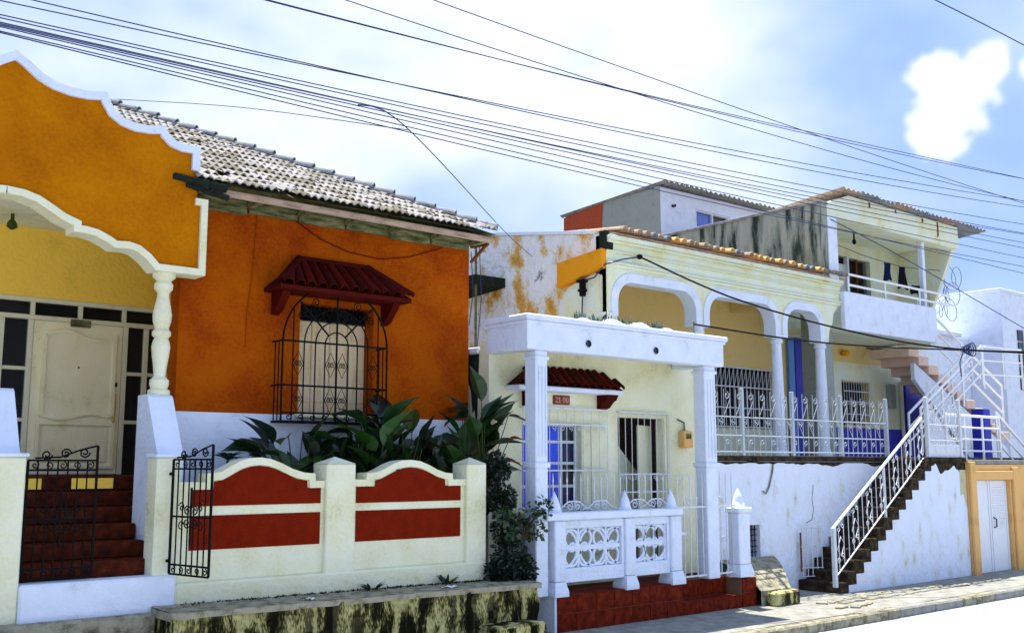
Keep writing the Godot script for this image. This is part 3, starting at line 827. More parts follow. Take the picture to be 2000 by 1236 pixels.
# ------------------------------------------------------------------ raised mouldy ledge before the garden wall
func build_ledge() -> void:
	var l := thing("retaining_wall", Vector3(6.2, 0, -9.9), "mould stained low retaining wall and concrete walk below the garden wall", "wall")
	var n := FastNoiseLite.new()
	n.seed = 3
	n.frequency = 1.4
	var s := sh()
	var nx := 46
	var ny := 9
	var f := func(i: int, j: int) -> Vector3:
		var x := lerpf(3.98, 8.5, i / float(nx))
		var y := lerpf(-0.1, 0.70, j / float(ny))
		return Vector3(x + (0.0 if i < nx else n.get_noise_2d(y * 4.0, 3.0) * 0.04), y, -9.62 + n.get_noise_2d(x * 2.2, y * 3.0) * 0.045 - y * 0.03)
	for i in nx:
		for j in ny:
			var a: Vector3 = f.call(i, j)
			var b: Vector3 = f.call(i + 1, j)
			var c: Vector3 = f.call(i + 1, j + 1)
			var d: Vector3 = f.call(i, j + 1)
			var k := (b - a).cross(d - a).normalized()
			if k.z < 0: k = -k
			s.quad(a, b, c, d, k)
	for j in ny:
		var a: Vector3 = f.call(nx, j)
		var d: Vector3 = f.call(nx, j + 1)
		s.quad(a, Vector3(8.5, a.y, -10.2), Vector3(8.5, d.y, -10.2), d, Vector3.RIGHT)
	s.quad(Vector3(3.98, -0.1, -9.62), Vector3(3.98, -0.1, -10.2), Vector3(3.98, 0.7, -10.2), Vector3(3.98, 0.7, -9.62), Vector3.LEFT)
	obj("face", s, M.mould, l)
	var t := sh()
	var m := 30
	for i in m:
		var x0 := lerpf(3.96, 8.52, i / float(m))
		var x1 := lerpf(3.96, 8.52, (i + 1) / float(m))
		var e0 := -9.60 + n.get_noise_1d(x0 * 3.0) * 0.05
		var e1 := -9.60 + n.get_noise_1d(x1 * 3.0) * 0.05
		var y0 := 0.735 - (x0 - 4.0) * 0.008
		var y1 := 0.735 - (x1 - 4.0) * 0.008
		t.quad(Vector3(x0, y0, e0), Vector3(x1, y1, e1), Vector3(x1, y1 + 0.02, -10.22), Vector3(x0, y0 + 0.02, -10.22), Vector3.UP)
		t.quad(Vector3(x0, y0, e0), Vector3(x1, y1, e1), Vector3(x1, y1 - 0.06, e1 - 0.02), Vector3(x0, y0 - 0.06, e0 - 0.02), Vector3.BACK)
	t.quad(Vector3(8.52, 0.7, -9.6), Vector3(8.52, 0.7, -10.2), Vector3(8.52, 0.64, -10.2), Vector3(8.52, 0.64, -9.6), Vector3.RIGHT)
	t.quad(Vector3(3.96, 0.735, -9.6), Vector3(3.96, 0.735, -10.2), Vector3(3.96, 0.66, -10.2), Vector3(3.96, 0.66, -9.6), Vector3.LEFT)
	obj("walk_slab", t, M.ledge, l)
	obj("narrow_walk", sh().box(0.0, 3.96, 0.0, 0.70, -10.2, -9.98, 0.02), M.ledge, l)
	obj("low_step", sh().box(0.0, 2.65, 0.0, 0.66, -9.98, -9.72, 0.02), M.ledge, l)
	obj("low_step", sh().box(2.65, 3.97, 0.0, 0.42, -9.98, -9.5, 0.03), M.mould, l)
	obj("low_step", sh().box(7.55, 8.35, 0.0, 0.30, -9.62, -9.30, 0.03), M.mould, l)
	for q in [[5.42, -9.72, 0.12, 0.2, "crumpled white paper scrap lying midway along the mouldy ledge"], [7.15, -9.75, 0.26, 0.1, "long flat white paper scrap near the dark vine on the ledge"]]:
		var sp := sh()
		for i in 4:
			for j in 2:
				var P := func(a: int, b: int) -> Vector3: return Vector3(q[0] + a * q[2] / 4.0, 0.74 - (q[0] - 4.0) * 0.008 + 0.012 + 0.012 * sin(a * 2.1 + b * 1.7), q[1] - b * 0.035)
				sp.face(P.call(i, j), P.call(i + 1, j), P.call(i + 1, j + 1), Vector3(q[0], 0, q[1])); sp.face(P.call(i, j), P.call(i + 1, j + 1), P.call(i, j + 1), Vector3(q[0], 0, q[1]))
		tag(obj("paper_scrap", sp, M.paper), q[4], "litter")
	var ms := sh()
	for i in 900:
		var x := 4.2 + pow(rng.randf(), 0.7) * 4.25
		var q := Vector3(x, 0.745 - (x - 4.0) * 0.008, -10.11 + absf(rng.randfn()) * 0.035)
		var r := rng.randf_range(0.008, 0.03)
		for k in 3:
			var an := rng.randf() * TAU
			var e := q + Vector3(cos(an) * r, rng.randf_range(0.3, 1.2) * r, sin(an) * r)
			ms.face(q + Vector3(-r * 0.5, -0.01, 0), q + Vector3(r * 0.5, -0.01, 0), e, q - Vector3(0, 0.1, 0.05))
	var mo := obj("moss", ms, M.moss)
	mo.set_meta("kind", "stuff")
	tag(mo, "dark moss and dirt along the foot of the cream garden wall", "moss")

# ------------------------------------------------------------------ white house with the tiled porch
func build_porch_house() -> void:
	var h := thing("porch_house", Vector3(10.9, 0, -11), "white house with flat porch, pierced balustrade and dark red tiled base", "house")
	var W := sh()
	var z0 := -11.05
	var z1 := -10.85
	W.box(8.70, 9.28, 0.0, 3.75, z0, z1)
	W.box(10.60, 11.10, 0.0, 3.75, z0, z1)
	W.box(12.24, 12.90, 0.0, 3.75, z0, z1)
	W.box(9.28, 10.60, 2.68, 3.75, z0, z1)
	W.box(9.28, 10.60, 0.0, 1.45, z0, z1)
	W.box(11.10, 12.24, 2.86, 3.75, z0, z1)
	W.box(12.70, 12.90, 0.0, 3.75, -15.5, z0)
	obj("wall", W, M.cream, h)
	obj("side_wall", sh().box(8.70, 8.90, 0.0, 3.6, -15.5, z0), M.cream, h)
	var md0 := PackedVector2Array([Vector2(-11.06, 3.59), Vector2(-11.6, 3.59)])
	for i in 12: md0.append(Vector2(-11.6 + i * 0.045, 3.45 - 0.9 * pow(i / 11.0, 2.5) - 0.12 * sin(i * 2.3)))
	obj("mould_patch", sh().prism(md0, 8.695, 8.70, "x"), M.black_wood, h)
	obj("side_cap", sh().box(8.66, 8.92, 3.60, 3.68, -15.5, -11.06, 0.01), M.worn_white, h)
	obj("roof_slab", sh().box(8.92, 12.9, 3.52, 3.64, -15.5, -11.06), M.concrete, h)
	room(h, 9.0, 12.6, 0.5, 3.3, -11.06, -14.5)
	# left window: white bars with blue panes
	var w := part("window", h, Vector3(9.94, 1.45, -11.0))
	var xs := [9.30, 9.52, 9.84, 10.12, 10.40]
	for x in xs: obj("window_bar", sh().box(x - 0.022, x + 0.022, 1.45, 2.68, -11.02, -10.97, 0.005), M.white_iron, w)
	for y in [1.47, 1.80, 2.12, 2.42, 2.66]: obj("window_bar", sh().box(9.322, 10.378, y - 0.02, y + 0.02, -11.012, -10.978, 0.004), M.white_iron, w)
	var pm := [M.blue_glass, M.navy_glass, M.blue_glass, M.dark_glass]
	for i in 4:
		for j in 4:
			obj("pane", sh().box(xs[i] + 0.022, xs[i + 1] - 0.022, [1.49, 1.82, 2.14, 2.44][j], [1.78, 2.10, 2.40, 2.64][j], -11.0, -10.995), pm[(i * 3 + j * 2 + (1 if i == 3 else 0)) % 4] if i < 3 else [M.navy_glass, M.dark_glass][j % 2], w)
	obj("open_shutter", sh().box(10.42, 10.60, 1.46, 2.67, -11.0, -10.86, 0.008), M.cream, w)
	grille(part("window_grille", h, Vector3(10.05, 1.5, -10.78)), 9.24, 10.86, 1.52, 2.88, -10.78, 11, [1.52, 2.02, 2.66, 2.88])
	# right doorway with a half open leaf
	var d := part("doorway", h, Vector3(11.67, 0.5, -11.0))
	obj("door_frame", sh().box(11.10, 11.16, 0.5, 2.86, -11.04, -10.86, 0.005).box(12.18, 12.24, 0.5, 2.86, -11.04, -10.86, 0.005).box(11.16, 12.18, 2.80, 2.86, -11.04, -10.86, 0.005), M.cream, d)
	obj("door_leaf", sh().obox(Vector3(11.98, 1.6, -11.10), Vector3(0.5, 2.2, 0.04), 0.008, Basis(Vector3.UP, 0.35)), M.cream, d)
	obj("stair_panel", sh().prism(V2([11.34, 0.5, 12.0, 0.5, 12.0, 2.0, 11.34, 2.62]), -11.32, -11.28), M.pale, d)
	for j in 4: obj("pane", sh().box(11.17, 11.32, 1.50 + j * 0.3, 1.74 + j * 0.3, -11.30, -11.29), M.blue_glass if j != 2 else M.dark_glass, d)
	grille(part("door_grille", h, Vector3(11.67, 0.5, -10.80)), 11.12, 12.22, 0.52, 2.87, -10.80, 9, [0.52, 1.70, 1.96, 2.87])
	# porch roof
	var p := part("porch", h, Vector3(10.6, 0.45, -10.4))
	obj("beam", sh().box(8.65, 12.60, 3.57, 3.95, -10.24, -10.0, 0.012), M.white, p)
	obj("beam", sh().box(8.66, 8.90, 3.57, 3.94, -10.85, -10.245, 0.012), M.white, p)
	obj("beam", sh().box(12.36, 12.59, 3.57, 3.94, -10.85, -10.245, 0.012), M.white, p)
	obj("ceiling", sh().box(8.90, 12.36, 3.75, 3.93, -10.85, -10.245), M.cream, p)
	obj("cornice", sh().box(8.60, 12.66, 3.95, 4.025, -10.9, -9.95, 0.018), M.white, p)
	obj("cornice_fillet", sh().box(8.62, 12.63, 3.905, 3.948, -10.86, -9.975, 0.012), M.white, p)
	var cr := PackedVector2Array([Vector2(9.9, 4.02)])
	for i in 21: cr.append(Vector2(9.95 + i * 0.105, 4.11 + 0.035 * sin(i * 1.1) + 0.05 * sin(i / 20.0 * PI)))
	cr.append(Vector2(12.1, 4.02))
	obj("parapet", sh().prism(cr, -10.6, -10.48), M.white, p)
	var shards := sh()
	for i in 90:
		var b := Vector3(9.97 + rng.randf() * 1.85, 4.12 + rng.randf() * 0.05, -10.54 + rng.randf_range(-0.04, 0.04))
		var hgt := rng.randf_range(0.03, 0.11)
		var o := Vector3(rng.randf_range(-0.03, 0.03), 0, rng.randf_range(-0.02, 0.02))
		var e := b + Vector3(0, hgt, 0) + o
		var c1 := b + Vector3(0.03, -0.04, 0.01)
		var c2 := b + Vector3(-0.03, -0.04, 0.012)
		var c3 := b + Vector3(0.0, -0.04, -0.02)
		shards.face(c1, c2, e, b); shards.face(c2, c3, e, b); shards.face(c3, c1, e, b)
	obj("glass_shards", shards, M.shard, p).set_meta("kind", "stuff")
	for x in [9.73, 11.07]:
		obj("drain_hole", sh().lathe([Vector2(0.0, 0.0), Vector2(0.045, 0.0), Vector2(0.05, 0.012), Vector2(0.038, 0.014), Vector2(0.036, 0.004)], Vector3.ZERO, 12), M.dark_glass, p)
		var dh: MeshInstance3D = p.get_child(p.get_child_count() - 1)
		dh.global_transform = Transform3D(Basis(Vector3.RIGHT, PI / 2), Vector3(x, 3.71, -9.999))
	for x in [[8.84, 9.05], [12.20, 12.46]]:
		var pl := part("pillar", p, Vector3(x[0], 0.45, -10.2))
		obj("shaft", sh().box(x[0], x[1], 0.45, 3.57, -10.28, -10.06, 0.012), M.white, pl)
		for k in 3:
			var fx: float = lerpf(x[0], x[1], (k + 0.8) / 3.6)
			obj("flute", sh().box(fx, fx + 0.025, 2.2, 3.36, -10.06, -10.045, 0.006), M.white, pl)
		obj("band", sh().box(x[0] - 0.025, x[1] + 0.025, 2.06, 2.13, -10.305, -10.035, 0.01), M.white, pl)
		obj("band", sh().box(x[0] - 0.02, x[1] + 0.02, 3.45, 3.50, -10.30, -10.04, 0.01), M.white, pl)
	# balustrade
	var b := part("balustrade", h, Vector3(10.3, 0.5, -10.05))
	obj("rail", sh().box(8.95, 11.56, 1.39, 1.49, -10.24, -9.96, 0.015), M.white, b)
	obj("rail", sh().box(8.93, 9.2, 1.39, 1.485, -10.84, -10.245, 0.015), M.cream, b)
	for x in [[9.10, 9.28], [10.40, 10.58], [11.32, 11.54], [12.83, 13.10]]:
		obj("pedestal", sh().box(x[0], x[1], 0.62, 1.385, -10.2, -9.99, 0.012), M.white, b)
		var a := []
		for k in [[-0.03, 0.44, 0.03], [-0.03, 0.5, 0.03], [0.0, 0.62, 0.0]]:
			a.append([Vector3(x[0] + k[0], k[1], -9.99 + k[2]), Vector3(x[1] - k[0], k[1], -9.99 + k[2]), Vector3(x[1] - k[0], k[1], -10.2 - k[2]), Vector3(x[0] + k[0], k[1], -10.2 - k[2])])
		var s := sh()
		for k in 2:
			for q in 4:
				var mid := Vector3((x[0] + x[1]) / 2, 0.5, -10.1)
				s.face(a[k][q], a[k][(q + 1) % 4], a[k + 1][(q + 1) % 4], mid); s.face(a[k][q], a[k + 1][(q + 1) % 4], a[k + 1][q], mid)
		obj("pedestal_foot", s, M.white, b)
		var fx: float = (x[0] + x[1]) / 2
		if x[0] > 12: obj("pedestal_cap", sh().box(x[0] - 0.03, x[1] + 0.03, 1.385, 1.46, -10.23, -9.96, 0.012), M.white, b)
		obj("finial", sh().lathe([Vector2(0.10, 0.0), Vector2(0.10, 0.035), Vector2(0.085, 0.06), Vector2(0.06, 0.16), Vector2(0.0, 0.29)], Vector3(fx, 1.47, -10.1), 8), M.white, b)
	for q in [[9.28, 10.40, 2], [10.58, 11.32, 1.5]]:
		var lp := part("lattice_panel", b, Vector3(q[0], 0.62, -10.05))
		obj("panel_frame", sh().box(q[0], q[1], 0.60, 0.78, -10.14, -10.03, 0.008).box(q[0], q[1], 1.28, 1.385, -10.14, -10.03, 0.008).box(q[0], q[0] + 0.05, 0.78, 1.28, -10.14, -10.03, 0.005).box(q[1] - 0.05, q[1], 0.78, 1.28, -10.14, -10.03, 0.005), M.white, lp)
		var n: float = q[2]
		var span: float = q[1] - q[0] - 0.1
		var uw := span / n
		for i in int(ceil(n)):
			var c := Vector3(q[0] + 0.05 + uw * (i + 0.5), 1.03, -10.085)
			var full := i < int(n)
			for sx in [-1.0, 1.0]:
				if not full and sx > 0: continue
				for sy in [-1.0, 1.0]:
					obj("tracery", sh().arc(c + Vector3(sx * uw * 0.24, sy * 0.12, 0), 0.115, 0, TAU, 0.022, 14), M.white, lp)
				obj("tracery", sh().scroll(c + Vector3(sx * uw * 0.22, 0, 0.01), 0.07, 1.5, 0 if sx > 0 else PI, sx, 0.02), M.white, lp)
				obj("tracery", sh().arc(c + Vector3(sx * uw * 0.5, 0, 0), 0.24, PI * 0.5, PI * 1.5, 0.022, 10) if sx > 0 else sh().arc(c + Vector3(sx * uw * 0.5, 0, 0), 0.24, -PI * 0.5, PI * 0.5, 0.022, 10), M.white, lp)
			obj("tracery", sh().rod(c + Vector3(0, -0.25, 0), c + Vector3(0, 0.25, 0), 0.02, 6), M.white, lp)
		obj("tracery_bar", sh().box(q[0] + 0.05, q[1] - 0.05, 1.0, 1.06, -10.10, -10.06, 0.01), M.white, lp)
	var cv := PackedVector2Array([Vector2(-10.22, 1.39), Vector2(-10.84, 1.39)])
	for i in 11:
		var an := PI * 0.5 * i / 10.0
		cv.append(Vector2(-10.84 + 0.62 * (1.0 - cos(an)), 1.36 - 0.78 * sin(an)))
	obj("curved_side_panel", sh().prism(cv, 9.06, 9.13, "x"), M.white, b)
	for i in 4:
		obj("side_relief", sh().arc(Vector3(9.055, 1.22 - 0.13 * (i % 2), -10.36 - 0.13 * i), 0.07, 0, TAU, 0.016, 10, Vector3(0, 0, 1)), M.white, b)
	# spear railing with flat scrolls on the rail
	var sp := part("spear_railing", h, Vector3(10.5, 1.49, -10.18))
	var x := 8.98
	while x < 11.5:
		obj("spear", sh().rod(Vector3(x, 1.48, -10.17), Vector3(x, 1.90, -10.17), 0.008).tube(P3([Vector3(x, 1.88, -10.17), Vector3(x, 1.92, -10.17), Vector3(x, 1.99, -10.17)]), 0.015, 5, 0.002), M.white_iron, sp)
		x += 0.125
	for c in [9.55, 10.05, 10.78, 11.15]:
		obj("scroll", sh().scroll(Vector3(c - 0.07, 1.56, -10.12), 0.065, 1.4, 0, 1.0, 0.011), M.white_iron, sp); obj("scroll", sh().scroll(Vector3(c + 0.07, 1.56, -10.12), 0.065, 1.4, PI, -1.0, 0.011), M.white_iron, sp)
		obj("scroll_arm", sh().tube(P3([Vector3(c - 0.34, 1.51, -10.12), Vector3(c - 0.22, 1.54, -10.12), Vector3(c - 0.1, 1.62, -10.12), Vector3(c, 1.625, -10.12), Vector3(c + 0.1, 1.62, -10.12), Vector3(c + 0.22, 1.54, -10.12), Vector3(c + 0.34, 1.51, -10.12)]), 0.01, 5), M.white_iron, sp)
	# porch gate
	var gt := part("porch_gate", h, Vector3(12.2, 0.5, -10.1))
	for i in 10:
		var gx := 11.58 + i * 0.137
		obj("bar", sh().rod(Vector3(gx, 0.5, -10.1), Vector3(gx, 1.90, -10.1), 0.0095).tube(P3([Vector3(gx, 1.88, -10.1), Vector3(gx, 1.92, -10.1), Vector3(gx, 2.0, -10.1)]), 0.016, 5, 0.002), M.white_iron, gt)
	for y in [0.51, 1.49]: obj("cross_bar", sh().box(11.55, 12.83, y - 0.012, y + 0.012, -10.11, -10.09), M.white_iron, gt)
	obj("lock_plate", sh().box(11.56, 11.74, 1.10, 1.15, -10.088, -10.07, 0.004), M.white_iron, gt)
	for k in 3: obj("scroll", sh().scroll(Vector3(12.3 + 0.14 * k, 1.0 + 0.14 * (k % 2), -10.085), 0.06, 1.3, k, 1.0, 0.008), M.white_iron, gt)
	for c in [11.9, 12.45]: obj("scroll", sh().scroll(Vector3(c - 0.08, 1.57, -10.1), 0.065, 1.4, 0, 1.0, 0.011), M.white_iron, gt); obj("scroll", sh().scroll(Vector3(c + 0.08, 1.57, -10.1), 0.065, 1.4, PI, -1.0, 0.011), M.white_iron, gt)
	# tiled base
	var tb := part("tiled_base", h, Vector3(11.2, 0, -10.3))
	obj("core", sh().box(9.13, 11.55, 0.0, 0.438, -10.84, -10.012).box(12.87, 13.22, 0.0, 0.418, -10.84, -10.012).box(11.55, 12.87, 0.0, 0.17, -10.84, -10.012).box(11.55, 12.87, 0.17, 0.438, -10.84, -10.30), M.grout, tb)
	obj("white_side", sh().box(9.09, 9.13, 0.0, 0.46, -10.84, -9.995, 0.006), M.white, tb)
	for r in 2:
		for i in 7:
			var a := 9.14 + i * 0.345
			obj("tile", sh().box(a, minf(a + 0.337, 11.55), [0.004, 0.226][r], [0.218, 0.440][r], -10.02, -9.998 + rng.randf_range(-0.002, 0.002), 0.003), M.floor_tile[rng.randi() % 3], tb)
		obj("tile", sh().box(12.88, 13.22, [0.0, 0.21][r], [0.202, 0.42][r], -10.02, -9.998, 0.003), M.floor_tile[rng.randi() % 3], tb)
	for i in 4:
		obj("tile", sh().box(11.556 + i * 0.33, 11.878 + i * 0.33, 0.004, 0.168, -10.02, -9.998, 0.003), M.floor_tile[rng.randi() % 3], tb)
		obj("tile", sh().box(11.556 + i * 0.33, 11.878 + i * 0.33, 0.172, 0.182, -10.28, -10.0, 0.003), M.floor_tile[rng.randi() % 3], tb)
		obj("tile", sh().box(11.556 + i * 0.33, 11.878 + i * 0.33, 0.186, 0.43, -10.306, -10.29, 0.003), M.floor_tile[rng.randi() % 3], tb)
	for i in 7:
		obj("tile", sh().box(9.14 + i * 0.345, minf(9.477 + i * 0.345, 11.55), 0.44, 0.452, -10.5, -9.998, 0.003), M.floor_tile[rng.randi() % 3], tb)
	obj("floor", sh().box(9.13, 13.2, 0.44, 0.446, -10.84, -10.51), M.step_tile, tb)
	# little tiled awning over the window
	var aw := part("window_awning", h, Vector3(9.95, 3.1, -10.7))
	var wb := [Vector3(8.98, 3.17, -10.55), Vector3(10.96, 3.17, -10.55), Vector3(11.16, 3.17, -10.85), Vector3(9.0, 3.17, -10.85)]
	var wt := [Vector3(9.36, 3.42, -10.85), Vector3(10.74, 3.42, -10.85)]
	var dk := sh()
	var md := Vector3(10, 3.2, -10.8)
	dk.face(wb[0], wb[1], wt[1], md); dk.face(wb[0], wt[1], wt[0], md); dk.face(wb[0], wt[0], wb[3], md); dk.face(wb[1], wb[2], wt[1], md)
	obj("awning_deck", dk, M.maroon[1], aw)
	obj("soffit", sh().box(9.0, 10.98, 3.10, 3.165, -10.85, -10.57, 0.006), M.white, aw)
	for i in 14:
		var t := (i + 0.5) / 14.0
		var b0 := Vector3(lerpf(8.98, 10.98, t), 3.178, -10.535)
		var tx := lerpf(9.12, 10.98, t)
		var e := clampf(minf((tx - 9.0) / 0.36, (11.1 - tx) / 0.36), 0.2, 1.0)
		obj("awning_tile", sh().half_pipe(b0, Vector3(tx, lerpf(3.178, 3.43, e), lerpf(-10.535, -10.845, e)), 0.066, Vector3(0, 0.8, 0.6), 0.012, 6, 0.055), M.maroon[i % 3], aw)
	for s in [9.28, 10.72]:
		obj("bracket", sh().prism(V2([-10.85, 2.90, -10.78, 2.92, -10.70, 3.0, -10.64, 3.03, -10.6, 3.10, -10.85, 3.10]), s, s + 0.2, "x"), M.maroon[0], aw)
	# house number
	obj("number_plate", sh().box(9.85, 10.17, 2.94, 3.07, -10.85, -10.835, 0.004), M.plaque, h)
	var tm := TextMesh.new()
	tm.text = "21-90"
	tm.font_size = 12
	tm.pixel_size = 0.0085
	tm.depth = 0.006
	var sf := SystemFont.new()
	sf.font_names = PackedStringArray(["Droid Serif"])
	tm.font = sf
	inst("house_number", tm, plain(C(226, 170, 140), 0.6), h, Transform3D(Basis(), Vector3(10.01, 3.005, -10.829)))
	obj("meter_box", sh().box(12.50, 12.72, 2.36, 2.62, -10.85, -10.74, 0.012), M.sand, h)
	obj("meter_dial", sh().box(12.55, 12.67, 2.50, 2.58, -10.74, -10.732, 0.004), M.oldwood, h)
	obj("meter_pipe", sh().tube(P3([Vector3(12.6, 2.62, -10.82), Vector3(12.6, 2.75, -10.82), Vector3(12.45, 2.80, -10.82)]), 0.014), M.oldwood, h)
	obj("cable_hook", sh().rod(Vector3(11.9, 3.95, -9.99), Vector3(11.9, 4.2, -9.99), 0.012).arc(Vector3(11.87, 3.95, -9.99), 0.03, PI, TAU, 0.01, 6), M.oldwood, h)

func grille(p: Node3D, x0: float, x1: float, y0: float, y1: float, z: float, n: int, ys: Array) -> void:
	for i in n:
		var x := lerpf(x0, x1, i / float(n - 1))
		obj("bar", sh().rod(Vector3(x, y0, z), Vector3(x, y1, z), 0.008, 4), M.white_iron, p)
	for y in ys: obj("cross_bar", sh().box(x0, x1, y - 0.011, y + 0.011, z - 0.008, z + 0.008), M.white_iron, p)
	for x in [x0, x1]:
		for y in [y0, y1]: obj("stay", sh().rod(Vector3(x, y, z), Vector3(x, y, z - 0.08), 0.008, 4), M.white_iron, p)
	for i in n - 1:
		var x := lerpf(x0, x1, (i + 0.5) / float(n - 1))
		var yy: float = ys[2] - 0.05 if ys.size() > 3 else y1 - 0.2
		obj("scroll", sh().scroll(Vector3(x, yy, z), (x1 - x0) / n * 0.3, 1.2, 0, 1.0 if i % 2 == 0 else -1.0, 0.006), M.white_iron, p)

# ------------------------------------------------------------------ white terrace wall, stair and its railings
func railing(p: Node3D, a: Vector3, d: Vector3, len: float, hh: float, step: float, m: Material) -> void:
	# iron fence of bars with scroll heads and crossing diagonals between three rails
	var n := int(len / step)
	for k in [0.06, hh * 0.30, hh * 0.58]:
		obj("rail", sh().tube(P3([a + Vector3.UP * k, a + d * len + Vector3.UP * k]), 0.011, 5), m, p)
	for i in n + 1:
		var q := a + d * (len * i / n)
		obj("bar", sh().rod(q, q + Vector3.UP * hh * (1.0 if i % 2 == 0 else 0.94), 0.0075, 4), m, p)
	for i in n:
		var q := a + d * (len * (i + 0.5) / n)
		if i % 2 == 0:
			obj("scroll", sh().scroll(q + Vector3.UP * hh * 0.90, step * 0.42, 1.2, 0, 1.0, 0.007, d), m, p)
			obj("scroll", sh().scroll(q + Vector3.UP * hh * 0.20, step * 0.36, 1.2, PI, 1.0, 0.007, d), m, p)
			obj("diagonal", sh().rod(q - d * step * 0.5 + Vector3.UP * hh * 0.60, q + d * step * 0.5 + Vector3.UP * hh * 0.84, 0.0065, 4), m, p)
		else:
			obj("scroll", sh().scroll(q + Vector3.UP * hh * 0.52, step * 0.36, 1.2, 0, -1.0, 0.007, d), m, p)
			obj("diagonal", sh().rod(q + d * step * 0.5 + Vector3.UP * hh * 0.32, q - d * step * 0.5 + Vector3.UP * hh * 0.56, 0.0065, 4), m, p)

func ragged(x0: float, x1: float, ytop: float, depth: float, vary: float, z: float, sd: int) -> Sh:
	var f := FastNoiseLite.new()
	f.seed = sd
	f.frequency = 1.0
	f.fractal_octaves = 3
	var p := PackedVector2Array([Vector2(x0, ytop), Vector2(x1, ytop)])
	var n := int((x1 - x0) / 0.045)
	for i in n + 1:
		var x := lerpf(x1, x0, i / float(n))
		p.append(Vector2(x, ytop - maxf(0.02, depth + vary * 2.0 * f.get_noise_1d(x * 1.3))))
	return sh().prism(p, z, z + 0.004)

